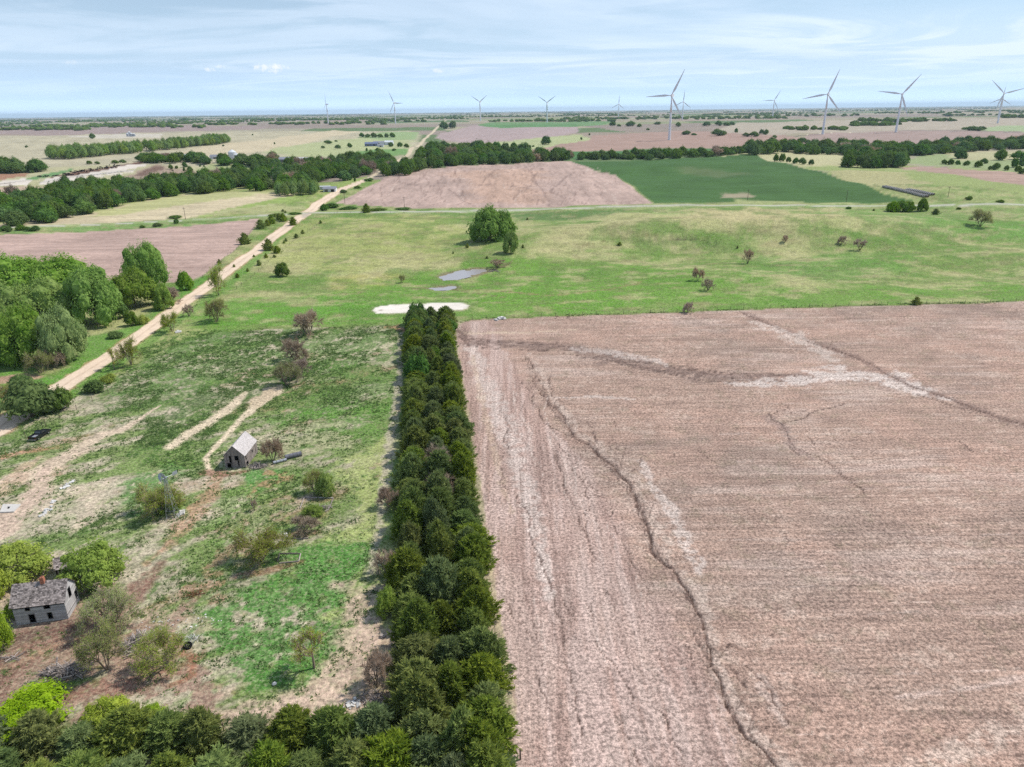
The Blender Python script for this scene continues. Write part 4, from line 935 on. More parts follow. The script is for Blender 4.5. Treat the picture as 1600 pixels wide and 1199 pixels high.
TR['smallcedar'] = [(trunk_mesh(60 + i, M['darkbark'], .03, .2, 2), crown_cedar(60 + i, ML['cedar'], 90, 20, (.62, .5)[i], 1.35)) for i in range(2)]
TR['cotton'] = [(trunk_mesh(10 + i, M['bark'], .022, .42), crown_round(10 + i, ML['cotton'], 40, 330, .028, (.04, .08, .03, .1)[i], (.12, .21))) for i in range(4)]
TR['creek'] = [(trunk_mesh(20 + i, M['darkbark'], .025, .4), crown_round(20 + i, ML['creek'], 20, 75, .062, (.03, .06, .02, .04)[i], (.16, .26))) for i in range(4)]
TR['row'] = [(trunk_mesh(30 + i, M['bark'], .03, .35, 5), crown_round(30 + i, ML['cotton'], 18, 75, .062, .10, (.16, .24))) for i in range(2)]
TR['greentree'] = [(trunk_mesh(80 + i, M['bark'], .03, .42), crown_round(80 + i, ML['willow'], 34, 190, .040, .01, (.13, .20))) for i in range(2)]
TR['fresh'] = [(trunk_mesh(50 + i, M['bark'], .022, .44, 9), crown_round(50 + i, ML['fresh'], 38, 190, .032, (.06, .04, .08)[i], (.11, .20), .55)) for i in range(3)]
TR['bud'] = [twig_tree(70 + i, M['bark'], ML['bud'], (5, 4, 6)[i], (.55, .45, .7)[i], .021, 8500, 2200) for i in range(3)]
TR['budgreen'] = [twig_tree(90 + i, M['bark'], ML['fresh'], (4, 3)[i], .5, .024, 5200, 1600) for i in range(2)]
TR['bare'] = [twig_tree(75 + i, M['bark'], ML['bare'], (6, 4, 5)[i], (.6, .5, .5)[i], .02, 0, 4200, tw=.008) for i in range(3)]
TR['darkbare'] = [twig_tree(85 + i, M['darkbark'], ML['bare'], 5, .55, .02, 0, 1600, tw=.010) for i in range(2)]
TR['single'] = [twig_tree(95, M['bark'], ML['fresh'], 1, .1, .026, 2200, 1100)]
TR['bush'] = [(None, crown_round(65 + i, ML['creek'], 12, 90, .07, .0, (.18, .28))) for i in range(2)]
TR['greenbush'] = [(None, crown_round(67 + i, ML['fresh'], 14, 130, .05, .0, (.16, .26), .3)) for i in range(2)]
_cnt = {}
def tree(name, kind, p, w, h, label=None, cat='tree', group=None, rz=None, parts=True, vi=None):
    vs = TR[kind]; k = _cnt.get(kind, 0); _cnt[kind] = k + 1
    tk, cr = vs[(k * 7 + k // 3) % len(vs) if vi is None else vi]
    rz = random.uniform(0, 6.28) if rz is None else rz
    if not parts or tk is None:
        o = link(name, cr, None, p, rz, (w, w, h))
    else:
        o = empty(name, p, rz); o.scale = (w, w, h)
        link('trunk', tk, o); link('crown', cr, o)
    tag(o, label, cat, group); return o
def ptree(name, kind, px, py, wpx, hpx, label, cat='tree', group=None, **kw):
    """a tree whose foot the photograph shows at (px, py); crown width and height in its pixels give its real size"""
    p = at(px, py); s_ = mpp(p); dep = math.atan2(HCAM - p[2], math.hypot(p[0], p[1]))
    w = wpx * s_; fwd = np.array([p[0], p[1], 0]) / math.hypot(p[0], p[1])
    q = p + fwd * min(.42 * w, .5 * hpx * s_ / max(.25, math.sin(dep)))
    q[2] = float(hgt(q[0], q[1])) - .03
    h = max(.45 * hpx * s_, height_for(q, py - hpx))
    return tree(name, kind, q, wpx * s_, h, label, cat, group, **kw)

# --- the windbreak: three rows of cedars running away, two rows across the bottom
def row_pts(pts, sp, r):
    P = np.array([at(x, y)[:2] for x, y in pts]); L = np.concatenate([[0], np.cumsum(np.linalg.norm(np.diff(P, axis=0), axis=1))])
    n = int(L[-1] / sp); ss = np.linspace(0, L[-1], n + 1)
    return np.stack([np.interp(ss, L, P[:, 0]), np.interp(ss, L, P[:, 1])], 1)
wr = np.random.default_rng(21)
FE = [(713, 513), (728, 618), (752, 760), (775, 930), (806, 1115), (800, 1290)]
WE = [(637, 520), (640, 600), (634, 690), (628, 780), (620, 880), (614, 980), (618, 1100), (640, 1290)]
fe = np.array([at(x, y)[:2] for x, y in FE]); we = np.array([at(x, y)[:2] for x, y in WE])
def edge_x(E, y): o = np.argsort(E[:, 1]); return np.interp(y, E[o, 1], E[o, 0])
ymax = at(670, 508)[1]; ymin = at(780, 1290)[1]
LOOKS = {'cedar': 'olive green cedar', 'bluecedar': 'greyish green cedar', 'creek': 'round dark green tree', 'bare': 'brown leafless tree', 'fresh': 'bright spring green tree'}
for ri, (rn, fr, sp) in enumerate((('west', .10, 4.1), ('middle', .50, 4.3), ('east', .90, 3.7))):
    yv = ymax; k = 0
    while yv > ymin:
        k += 1
        xw, xe = edge_x(we, yv), edge_x(fe, yv); wd = xe - xw
        x = xw + 1.2 + (wd - 3.6) * fr + wr.normal() * .35; y_ = yv + wr.normal() * .35
        rr = wr.random(); kind = 'cedar' if rr < (.74, .62, .92)[ri] else 'bluecedar'
        if yv > ymin + (ymax - ymin) * .70 and wr.random() < .22: kind = 'creek'
        if ri == 1 and wr.random() < .035: kind = 'bare'
        gap = ri == 1 and any(abs(yv - g_) < 2.2 for g_ in (at(700, 1030)[1], at(660, 1140)[1]))
        w = wr.uniform(4.9, 7.2) * (1.05, .95, .98)[ri]; h = wr.uniform(4.0, 8.2) * (1.0, 1.0, .9)[ri]
        if kind == 'creek': w *= 1.1
        if wr.random() < .05 and ri == 1: gap = True
        if not gap:
            o_ = tree('cedar_tree' if 'cedar' in kind else 'broadleaf_tree', kind, (x, y_, float(hgt(x, y_)) - .05), w, h,
                 '%s, %s row of the windbreak, %s from its far end' % (LOOKS[kind], rn, ordi(k)), 'cedar' if 'cedar' in kind else 'tree', 'trees of the windbreak beside the tilled field')
            o_.rotation_euler[0] = wr.normal() * .06; o_.rotation_euler[1] = wr.normal() * .06
        yv -= sp * wr.uniform(.86, 1.14)
BR = (('back', [(-70, 1172), (60, 1170), (200, 1165), (330, 1165), (450, 1162), (590, 1158)], 4.4), ('front', [(-80, 1235), (150, 1232), (350, 1228), (560, 1225), (760, 1215)], 4.3), ('nearest', [(-80, 1300), (200, 1300), (500, 1295), (740, 1270)], 4.6))
for rn, pts, sp in BR:
    for k, (x, y_) in enumerate(row_pts(pts, sp, wr)):
        kind = 'cedar' if wr.random() < .66 else 'bluecedar'
        x += wr.normal() * .4; y_ += wr.normal() * .4
        tree('cedar_tree', kind, (x, y_, float(hgt(x, y_)) - .05), wr.uniform(5.2, 8.0), wr.uniform(3.0, 5.2),
             '%s in the bottom hedge, %s row, %s from the left' % (LOOKS[kind], rn, ordi(k + 1)), 'cedar', 'cedars of the hedge across the bottom')
for (px, py, w_, h_, lb) in ((55, 1152, 125, 62, 'wide bright green tree behind the left end of the bottom hedge'), (175, 1150, 72, 54, 'bright green tree behind the bottom hedge, right of the widest one'),
                             (242, 1148, 50, 46, 'small bright green tree behind the bottom hedge, rightmost of the three'), (606, 968, 40, 52, 'bright green sapling at the west side of the windbreak')):
    ptree('spring_tree', 'fresh', px, py, w_, h_, lb)
ptree('bare_tree', 'bare', 592, 1088, 48, 66, 'leafless grey tree at the windbreak corner, above the hedge')
ptree('bare_tree', 'bare', 610, 800, 34, 36, 'low leafless shrub on the shaded west side of the windbreak', 'shrub')
ptree('bare_tree', 'bare', 605, 905, 40, 44, 'grey leafless shrub against the windbreak, above the bright sapling', 'shrub')

# --- the farmyard and roadside, each plant by itself
Y_ = [
 ('shrub', 'bare', 482, 528, 48, 42, 'greyish brown leafless shrub, farthest of the line north of the barn'), ('shrub', 'bare', 462, 568, 42, 38, 'brown leafless shrub, second of the line north of the barn'),
 ('shrub', 'bare', 470, 594, 34, 32, 'reddish brown leafless shrub beside the half green one north of the barn'), ('shrub', 'bud', 450, 608, 42, 40, 'half green shrub at the near end of the line north of the barn'),
 ('tree', 'bud', 252, 818, 78, 56, 'budding tree under the windmill'), ('tree', 'fresh', 264, 806, 42, 40, 'bright green top growth right beside the windmill tower'),
 ('tree', 'fresh', 512, 780, 34, 42, 'small bright green tree between barn and windbreak'), ('tree', 'bud', 494, 776, 32, 38, 'olive budding tree left of the small bright green one'),
 ('shrub', 'fresh', 490, 812, 34, 22, 'bright green shrub by the concrete frame'), ('shrub', 'bare', 478, 840, 44, 32, 'brown leafless shrub by the white barrel'),
 ('tree', 'bud', 412, 895, 88, 62, 'large olive budding tree in the middle of the yard'), ('tree', 'fresh', 155, 930, 96, 82, 'big bright green tree right behind the old house'),
 ('tree', 'fresh', 40, 915, 100, 62, 'wide bright green tree left behind the old house'), ('tree', 'fresh', -8, 945, 60, 84, 'green tree at the left edge beside the old house'),
 ('tree', 'fresh', 8, 1020, 40, 78, 'bright green tree on a bare stem at the left edge'), ('shrub', 'fresh', 22, 968, 26, 26, 'green shrub in front of the old house wall'),
 ('tree', 'bud', 178, 1004, 84, 70, 'sparse budding tree right of the old house'), ('tree', 'bud', 172, 1062, 66, 80, 'sparse olive tree between the brush piles'),
 ('tree', 'bud', 262, 1062, 78, 66, 'olive budding tree right of the brush piles'), ('tree', 'single', 493, 1062, 58, 78, 'lone leaning tree with few green leaves near the hedge'),
 ('shrub', 'bare', 428, 726, 30, 38, 'reddish bare shrub beside the barn'), ('stalk', 'darkbare', 398, 800, 10, 20, 'dry bare seedling standing in the yard'),
]
for (nm, kd, px, py, w_, h_, lb) in Y_:
    ptree({'tree': 'yard_tree', 'shrub': 'yard_shrub', 'stalk': 'dry_stalk'}[nm], kd, px, py, w_, h_, lb, {'tree': 'tree', 'shrub': 'shrub', 'stalk': 'plant'}[nm])
R_ = [
 ('tree', 'cotton', 232, 455, 62, 76, 'tall round cottonwood at the right rear of the roadside grove', 0), ('tree', 'cotton', 214, 485, 74, 66, 'dark round tree at the right end of the grove', 1),
 ('tree', 'cotton', 258, 486, 30, 44, 'small dark tree at the road side of the grove', 2), ('tree', 'cotton', 30, 480, 120, 84, 'wide cottonwood at the back left of the grove', 1),
 ('tree', 'cotton', 105, 480, 120, 82, 'wide cottonwood at the back middle of the grove', 2), ('tree', 'cotton', -50, 500, 120, 90, 'cottonwood at the left frame edge, back of the grove', 3),
 ('tree', 'cotton', 152, 515, 84, 98, 'tall dark leaved cottonwood at the right front of the grove', 3), ('tree', 'cotton', 72, 520, 96, 84, 'cottonwood in the middle of the grove', 0),
 ('tree', 'cotton', 5, 535, 100, 92, 'cottonwood on the left of the grove middle', 1), ('tree', 'cotton', 50, 575, 84, 98, 'pale cottonwood in the grove front row, second from its right', 2),
 ('tree', 'cotton', 105, 572, 68, 92, 'pale pointed cottonwood at the front right corner of the grove', 0), ('tree', 'cotton', -15, 575, 90, 100, 'cottonwood at the left frame edge, front of the grove', 3),
 ('tree', 'creek', 188, 500, 26, 34, 'slim tree just right of the tall dark cottonwood', 3), ('tree', 'creek', 207, 511, 22, 26, 'small dark tree on the grass between grove and road', 1),
 ('shrub', 'greenbush', 224, 508, 20, 17, 'small green bush beside the small dark tree by the road', 0), ('shrub', 'bush', 181, 530, 24, 13, 'low grey green bush near the road edge', 1),
 ('shrub', 'bare', 268, 476, 34, 26, 'brownish leafless shrub at the road edge by the grove', 0), ('tree', 'greentree', 291, 455, 24, 32, 'pointed green tree by the corner of the left tilled field', 1),
 ('tree', 'bud', 66, 588, 40, 38, 'olive bushy tree in front of the pale cottonwoods', 1), ('shrub', 'bare', 88, 578, 30, 30, 'grey leafless shrub by the olive bushy tree', 1),
 ('tree', 'creek', 52, 662, 84, 72, 'big dark tree hanging over the gravel road at the left', 0), ('tree', 'creek', 100, 645, 36, 40, 'small green tree attached to the right of the big dark roadside tree', 2),
 ('tree', 'bud', 20, 640, 44, 40, 'olive shrubby tree left of the big dark roadside tree', 0), ('shrub', 'greenbush', 8, 622, 34, 16, 'yellow green bush at the left frame edge by the road', 1),
 ('tree', 'budgreen', 342, 464, 28, 48, 'slim pale tree standing over the road beside the tilled corner', 0), ('tree', 'bud', 339, 506, 36, 38, 'round olive tree in the green strip right of the road', 2),
 ('shrub', 'darkbare', 296, 496, 18, 20, 'vase shaped dark shrub at the road edge', 1), ('tree', 'budgreen', 270, 522, 34, 32, 'yellow green shrub casting its shadow on the road', 1),
 ('tree', 'budgreen', 206, 574, 34, 44, 'yellow green tree overlapping the near stretch of road', 0), ('tree', 'single', 180, 580, 26, 34, 'thin sparse tree left of the yellow green roadside tree', 0),
 ('shrub', 'bush', 152, 616, 34, 24, 'dark green bush below the thin sparse tree', 0), ('shrub', 'greenbush', 172, 600, 26, 16, 'low green bush between the road and the dark bush', 1),
 ('shrub', 'bush', 34, 604, 34, 18, 'grey green bush beside the side track at the left', 0),
]
for (nm, kd, px, py, w_, h_, lb, vi) in R_:
    ptree({'tree': 'roadside_tree', 'shrub': 'roadside_shrub'}[nm], kd, px, py, w_, h_, lb, nm, vi=vi if vi < len(TR[kd]) else None)
# pasture
P_L = [
 ('pasture_tree', 'greentree', 766, 380, 66, 58, 'large dense green willow standing in the pasture', 'tree'), ('pasture_tree', 'greentree', 786, 374, 40, 46, 'green willow grown together with the large one', 'tree'), ('pasture_tree', 'greentree', 798, 398, 25, 38, 'narrow green tree in front of the large willow', 'tree'),
 ('pasture_tree', 'creek', 441, 434, 24, 24, 'small dark flat topped tree alone in the pasture left', 'tree'), ('pasture_tree', 'bud', 629, 443, 11, 13, 'tiny olive tree left of the pond', 'tree'),
 ('pasture_shrub', 'darkbare', 778, 421, 28, 15, 'dark spreading shrub at the right end of the pond', 'shrub'),
 ('pasture_shrub', 'darkbare', 1168, 413, 18, 24, 'dark bare shrub on the knoll, farthest left of its kind', 'shrub'), ('pasture_shrub', 'bare', 1090, 440, 18, 21, 'brown bare shrub in the green hollow, upper of two', 'shrub'),
 ('pasture_shrub', 'darkbare', 1106, 456, 22, 20, 'brown bare shrub in the green hollow, lower of two', 'shrub'), ('pasture_shrub', 'bare', 1075, 491, 17, 18, 'brown shrub on the fence line of the tilled field', 'shrub'),
 ('pasture_shrub', 'bare', 1226, 381, 11, 13, 'small brown shrub on the straw coloured slope', 'shrub'), ('pasture_shrub', 'bare', 1315, 384, 14, 15, 'round brown shrub on the slope, left of a ragged one', 'shrub'),
 ('pasture_shrub', 'darkbare', 1343, 393, 20, 20, 'ragged dark shrub on the slope, right of the round one', 'shrub'), ('pasture_tree', 'bud', 1531, 356, 31, 28, 'fan shaped olive tree at the right side of the pasture', 'tree'),
 ('pasture_bush', 'greentree', 1394, 332, 22, 18, 'left part of the willow thicket by the paved road', 'bush'), ('pasture_bush', 'greentree', 1406, 332, 24, 19, 'middle bush of the willow thicket by the paved road', 'bush'),
 ('pasture_bush', 'greentree', 1418, 332, 22, 18, 'right part of the willow thicket by the paved road', 'bush'), ('pasture_tree', 'greentree', 1440, 331, 17, 22, 'upright green willow right of the thicket', 'tree'),
 ('pasture_cedar', 'smallcedar', 1431, 478, 18, 14, 'dark cedar on the fence between pasture and tilled field', 'cedar'), ('pasture_cedar', 'smallcedar', 1461, 336, 13, 10, 'dark cedar right of the willow thicket', 'cedar'),
 ('pasture_bush', 'bush', 1498, 328, 8, 4, 'tiny bush by the road near the right edge', 'bush'), ('pasture_bush', 'bush', 1326, 327, 9, 4, 'tiny green bush below the highway, left of the thicket', 'bush'), ('pasture_cedar', 'smallcedar', 1365, 330, 4, 4, 'tiny dark cedar left of the willow thicket', 'cedar'),
 ('pasture_bush', 'bush', 1513, 313, 12, 7, 'dark bush above the paved road at the right', 'bush'), ('pasture_bush', 'bush', 1562, 317, 14, 5, 'low bush above the paved road near the right edge', 'bush'),
 ('pasture_cedar', 'smallcedar', 968, 385, 9, 7, 'small dark cedar on the pasture left of the cut bank', 'cedar'), ('pasture_cedar', 'smallcedar', 817, 388, 5, 6, 'tiny dark cedar right of the willows', 'cedar'),
 ('pasture_cedar', 'smallcedar', 730, 388, 7, 8, 'tiny dark cedar left of the willows', 'cedar'), ('pasture_cedar', 'smallcedar', 708, 397, 4, 4, 'tiniest dark cedar left of the willows', 'cedar'), ('pasture_cedar', 'smallcedar', 761, 405, 5, 5, 'tiny dark cedar below the willow shade', 'cedar'),
 ('pasture_cedar', 'smallcedar', 1152, 389, 4, 5, 'tiny dark cedar on the knoll left of the shrubs', 'cedar'), ('pasture_shrub', 'darkbare', 870, 498, 5, 5, 'tiny dark shrub on the field fence near the windbreak', 'shrub'),
 ('pasture_shrub', 'darkbare', 888, 498, 6, 4, 'second tiny dark shrub on the field fence near the windbreak', 'shrub'), ('pasture_cedar', 'smallcedar', 573, 333, 18, 15, 'dark cedar beside the highway below the field corner', 'cedar'),
 ('pasture_cedar', 'smallcedar', 501, 350, 5, 6, 'tiny cedar by the pasture corner fence', 'cedar'), ('pasture_cedar', 'smallcedar', 824, 344, 5, 4, 'dark dot of a cedar in the ditch below the highway', 'cedar'),
]
for (nm, kd, px, py, w_, h_, lb, ct) in P_L: ptree(nm, kd, px, py, w_, h_, lb, ct, parts=w_ > 8)
RC = [(383, 383, 23, 19), (408, 359, 18, 16), (425, 351, 17, 15), (418, 354, 12, 11), (437, 345, 14, 12), (443, 347, 15, 14), (430, 340, 8, 6), (458, 353, 15, 14), (366, 418, 5, 5), (343, 413, 8, 8), (371, 435, 8, 8), (387, 425, 6, 6), (420, 393, 23, 20), (433, 397, 15, 13),
      (444, 381, 5, 5), (447, 378, 6, 6), (463, 373, 8, 8), (473, 366, 7, 7), (416, 404, 8, 8), (405, 416, 9, 10), (429, 403, 8, 5), (397, 402, 5, 4), (442, 331, 6, 4), (446, 333, 5, 4)]
for k, (px, py, w_, h_) in enumerate(RC):
    side = 'left' if px < 452 - (py - 352) * 1.1 else 'right'
    ptree('roadside_cedar', 'smallcedar', px, py, w_, h_, '%s dark cedar %s of the gravel road, %s from the junction' % ('large' if w_ > 16 else 'middling' if w_ > 10 else 'tiny', side, ordi(1 + sorted(range(len(RC)), key=lambda i: RC[i][1]).index(k))), 'cedar', 'cedars scattered along the gravel road')

# --- timber belts: trees spaced over each belt's footprint
def belt(name, pts, sp, kind, wr_, hr_, phrase, group, seed, cat='tree', maxn=200, parts=True):
    r = np.random.default_rng(seed); pl = wpts(pts); lo = pl.min(0); hi = pl.max(0); pts_ = []
    tries = 0
    while len(pts_) < maxn and tries < 6000:
        tries += 1; q = r.uniform(lo, hi)
        if not inside(q[:1], q[1:], pl)[0]: continue
        if pts_ and np.min(np.hypot(*(np.array(pts_) - q).T)) < sp: continue
        pts_.append(q)
    order = sorted(range(len(pts_)), key=lambda i: pts_[i][0] / pts_[i][1])
    for j, i in enumerate(order):
        x, y_ = pts_[i]; kd = kind if r.random() > .03 or kind in ('row', 'bluecedar', 'smallcedar') else 'bare'
        tree(name, kd, (x, y_, float(hgt(x, y_)) - .1), r.uniform(*wr_), r.uniform(*hr_), phrase % ordi(j + 1), cat, group, parts=parts)
belt('creek_tree', [(-90, 372), (-90, 324), (0, 318), (60, 312), (100, 296), (150, 292), (200, 292), (280, 287), (330, 279), (360, 277), (330, 302), (250, 309), (190, 321), (120, 340), (60, 350)], 7.4, 'creek', (10, 15), (9, 14), 'dark tree of the creek wood left of the road, %s from the left', 'trees of the creek wood left of the road', 1, maxn=230)
belt('creek_tree', [(350, 277), (400, 270), (440, 264), (470, 257), (560, 251), (600, 249), (612, 256), (600, 268), (560, 279), (500, 288), (440, 298), (340, 301)], 9, 'creek', (12, 18), (10, 15), 'dark tree of the creek wood just left of the road, %s from the left', 'trees of the creek wood just left of the road', 2, maxn=150)
belt('farmstead_tree', [(432, 307), (436, 300), (470, 297), (502, 299), (500, 305), (470, 307)], 7, 'row', (7, 9), (9, 12), 'dark tree of the rows sheltering the white roadside house, %s from the left', 'trees sheltering the roadside house', 3, maxn=26)
belt('field_edge_tree', [(601, 275), (604, 268), (640, 262), (658, 262), (655, 268), (630, 275)], 9, 'creek', (12, 16), (11, 15), 'tall dark tree in the clump at the road bend, %s from the left', 'clump at the road bend', 4, maxn=20)
belt('field_edge_tree', [(660, 263), (665, 257), (760, 252), (890, 247), (892, 251), (800, 256), (700, 260)], 11, 'creek', (11, 16), (9, 15), 'tall dark tree of the belt behind the striped field, %s from the left', 'trees behind the striped field', 5, maxn=70)
belt('woodland_tree', [(655, 250), (660, 238), (690, 232), (740, 232), (790, 238), (880, 243), (880, 247), (760, 249), (680, 255)], 18, 'creek', (16, 25), (9, 16), 'tree of the wood beyond the road bend, %s from the left', 'trees of the wood beyond the road bend', 6, maxn=70)
belt('hedgerow_tree', [(905, 250), (912, 247), (1000, 245), (1100, 242), (1175, 238), (1180, 240), (1110, 246), (1050, 248.5)], 13, 'creek', (12, 18), (7, 14), 'tree of the hedgerow behind the green crop, %s from the left', 'trees of the hedgerow behind the green crop', 7, maxn=60)
belt('hedgerow_tree', [(1165, 243), (1170, 235), (1240, 232), (1340, 231), (1340, 234), (1240, 238)], 18, 'creek', (18, 24), (12, 20), 'tree of the line right of the green crop, %s from the left', 'line of trees right of the green crop', 8, maxn=34)
belt('valley_tree', [(1225, 238), (1310, 234), (1430, 230), (1520, 226), (1700, 220), (1700, 228), (1530, 236), (1460, 242), (1400, 247), (1330, 244), (1250, 241)], 18, 'creek', (17, 28), (9, 16), 'dark tree of the valley timber at the right, %s from the left', 'trees of the valley timber at the right', 9, maxn=170)
belt('thicket_tree', [(1316, 262), (1330, 256), (1400, 256), (1412, 258), (1405, 263), (1340, 263)], 11, 'creek', (14, 19), (13, 18), 'tree of the dense clump right of the crop, %s from the left', 'dense clump right of the crop', 10, maxn=26)
belt('shelterbelt_tree', [(78, 249), (84, 246), (160, 240), (250, 232), (355, 221), (357, 223.5), (260, 235), (170, 243), (100, 250)], 11, 'row', (15, 20), (17, 22), 'tall tree of the long shelterbelt at the upper left, %s from the left', 'trees of the long shelterbelt at the upper left', 11, maxn=150)
belt('feedlot_tree', [(-60, 271), (-60, 262), (0, 262), (30, 266), (70, 264), (66, 268), (30, 271)], 16, 'creek', (18, 26), (12, 18), 'tree of the clump at the left edge beyond the feedlot, %s from the left', 'clump at the left edge beyond the feedlot', 12, maxn=26)
belt('farmstead_tree', [(220, 254), (222, 251), (330, 253), (400, 252), (430, 251), (430, 260), (380, 261), (330, 257), (260, 255)], 17, 'creek', (16, 24), (8, 14), 'tree of the farmstead row left of the creek, %s from the left', 'trees of the farmstead row', 13, maxn=60)
SC = [(853, 227, 17, 15), (803, 236, 12, 14), (145, 217, 9, 9), (42, 231, 5, 4), (512, 225, 13, 6), (505, 232, 8, 4), (528, 233, 10, 7), (546, 231, 9, 8), (525, 222, 5, 3), (611, 230, 8, 8), (625, 230, 10, 8), (635, 231, 8, 7), (616, 236, 7, 4), (573, 237, 4, 6), (590, 236, 8, 5), (565, 215, 9, 8), (575, 215, 9, 6), (584, 215, 10, 8), (594, 215, 9, 6),
      (604, 215, 8, 7), (613, 215, 9, 8), (693, 202, 16, 13), (707, 201, 14, 12), (957, 197, 12, 7), (967, 198, 7, 4), (985, 198, 15, 9), (999, 199, 8, 6), (1012, 204, 6, 4), (1028, 195, 13, 5), (1060, 198, 10, 7), (1072, 211, 14, 7), (1084, 212, 9, 4), (1120, 213, 22, 12), (1130, 212, 12, 8), (1150, 208, 6, 8), (1165, 214, 12, 7), (1178, 214, 14, 9), (1190, 210, 8, 8), (1197, 211, 8, 9),
      (1104, 197, 14, 7), (1122, 197, 12, 9), (1135, 197, 12, 6), (1143, 196, 10, 6), (1210, 216, 7, 5), (1227, 221, 6, 5), (1240, 222, 7, 5), (1253, 223, 16, 8), (1262, 224, 12, 6), (1212, 253, 9, 13), (1222, 253, 11, 14), (1232, 254, 8, 9), (1243, 256, 9, 10), (1253, 257, 12, 11), (1267, 258, 9, 9), (1500, 249, 20, 16), (1562, 251, 18, 19), (1590, 250, 24, 15), (1584, 262, 12, 16), (1598, 260, 14, 14),
      (1485, 258, 11, 10), (1475, 257, 9, 8), (1496, 258, 8, 8), (1510, 259, 10, 8), (1528, 262, 12, 11), (1537, 256, 11, 9), (1546, 266, 7, 7), (1556, 266, 12, 12), (1572, 267, 8, 9), (1590, 269, 10, 10), (1598, 272, 12, 9), (1520, 205, 26, 8), (1533, 204, 14, 7), (1507, 203, 10, 4), (267, 265, 7, 9), (276, 264, 6, 5), (289, 262, 8, 9), (297, 270, 10, 11), (288, 268, 4, 7), (314, 272, 4, 5), (313, 261, 3, 4), (319, 261, 3, 3),
      (140, 257, 9, 6), (152, 257, 8, 5), (180, 256, 12, 6), (192, 255, 10, 6), (50, 271, 8, 6), (290, 190, 14, 6), (345, 194, 12, 5), (395, 212, 3, 3), (429, 226, 3, 4), (349, 229, 4, 3), (1480, 182, 18, 5), (833, 230, 5, 3), (908, 219, 4, 5), (921, 212, 3, 4)]
for k, (px, py, w_, h_) in enumerate(sorted(SC)):
    ptree('distant_tree', 'creek', px, py, w_, h_, 'lone or clumped tree on the far plain, %s such from the left' % ordi(k + 1), 'tree', 'scattered trees on the far plain', parts=w_ > 11)
# low brush along ditches
for k, (px, py, w_, h_) in enumerate([(5, 362, 20, 9), (14, 363, 12, 11), (32, 361, 18, 10), (45, 362, 12, 8), (56, 362, 14, 10), (276, 342, 22, 6), (276, 350, 8, 9), (247, 355, 16, 7), (222, 357, 9, 5), (430, 338, 20, 4), (460, 336, 20, 4), (520, 326, 26, 9), (545, 328, 30, 5), (508, 330, 16, 12), (590, 330, 30, 5), (630, 329, 26, 5), (537, 302, 12, 6), (558, 295, 12, 5), (577, 284, 16, 6), (493, 287, 8, 5), (555, 284, 4, 8)]):
    ptree('ditch_bush', 'bush', px, py, w_, h_, 'low grey green brush in the road ditch, %s from the left end' % ordi(k + 1), 'bush', 'brush in the road ditches')

# --- woods too far to tell their trees apart: uneven mounds of foliage, one mass
r = np.random.default_rng(77); Vd = []; Fd = []; nD = 0
v0, f0 = ICO1
def mound(x, y_, w, h):
    global nD
    v = v0 * (1 + .25 * r.normal(size=(len(v0), 1))) * np.array([w / 2, w / 2, h / 2]) + np.array([x, y_, float(hgt(x, y_)) + h * .38])
    Vd.append(v); Fd.append(f0 + nD); nD += len(v)
for k in range(330):
    Yd = 3800 * (9.5 ** r.random()); X0 = r.uniform(-.82, .82) * Yd; L = r.uniform(60, 420) * (1 + Yd / 9000); ang = r.choice([0, 0, 0, 1]) * 1.2 + r.normal() * .08
    if Yd < 5000 and r.random() < .55: continue
    n = max(3, int(L / 20)); dens = r.random()
    for j in range(min(n, 46)):
        f = (j + r.random()) / n - .5
        mound(X0 + math.cos(ang) * L * f + r.normal() * 8, Yd + math.sin(ang) * L * f + r.normal() * (10 + 40 * dens), r.uniform(16, 34), r.uniform(8, 16))
for (x0, x1, y0, d_) in ((0, 140, 203, 60), (60, 320, 199, 60), (140, 260, 196, 40), (300, 620, 195, 30), (1332, 1400, 196, 34), (1335, 1490, 190, 46), (1566, 1640, 184, 40), (880, 1100, 186, 60), (770, 1010, 190, 16), (1000, 1240, 184, 40), (540, 680, 190, 30), (1170, 1340, 181, 40), (1230, 1320, 203, 12), (1440, 1500, 177, 20), (700, 980, 181, 40), (0, 400, 190, 60)):
    for j in range(d_):
        p = at(round(r.uniform(x0, x1), 1), round(y0 + r.normal() * .6, 1)); mound(p[0], p[1], r.uniform(20, 36), r.uniform(9, 17))
me = mesh_np('distant_woods', np.concatenate(Vd), np.concatenate(Fd), [ML['creek']])
tag(link('distant_woods', me), 'far off woods and tree lines below the horizon', 'woods', kind='stuff')

# --- weeds and residue: real tufts where the ground is weedy
def tufts(name, label, cat, cand, n, size, mat, seed, blade=5, flat=1.0):
    r = np.random.default_rng(seed); k = r.choice(cand, n); X = GX[k] + r.normal(size=n) * .35; Yv = GY[k] + r.normal(size=n) * .35
    Z = hgt(X, Yv); s_ = size * r.uniform(.5, 1.5, n)
    P = np.repeat(np.stack([X, Yv, Z], 1), blade, 0); S = np.repeat(s_, blade); m = len(P)
    P[:, :2] += r.normal(size=(m, 2)) * S[:, None] * .45
    D = r.normal(size=(m, 3)) * .7; D[:, 2] = np.abs(D[:, 2]) + .5
    V = blades(r, P, D, S * flat, S * .55)
    tag(link(name, mesh_np(name, V, np.arange(len(V)).reshape(-1, 3), [mat])), label, cat, kind='stuff')
wy = (WEED * (REG == 0) * (GD < 300)); wy[GD < 40] = 0
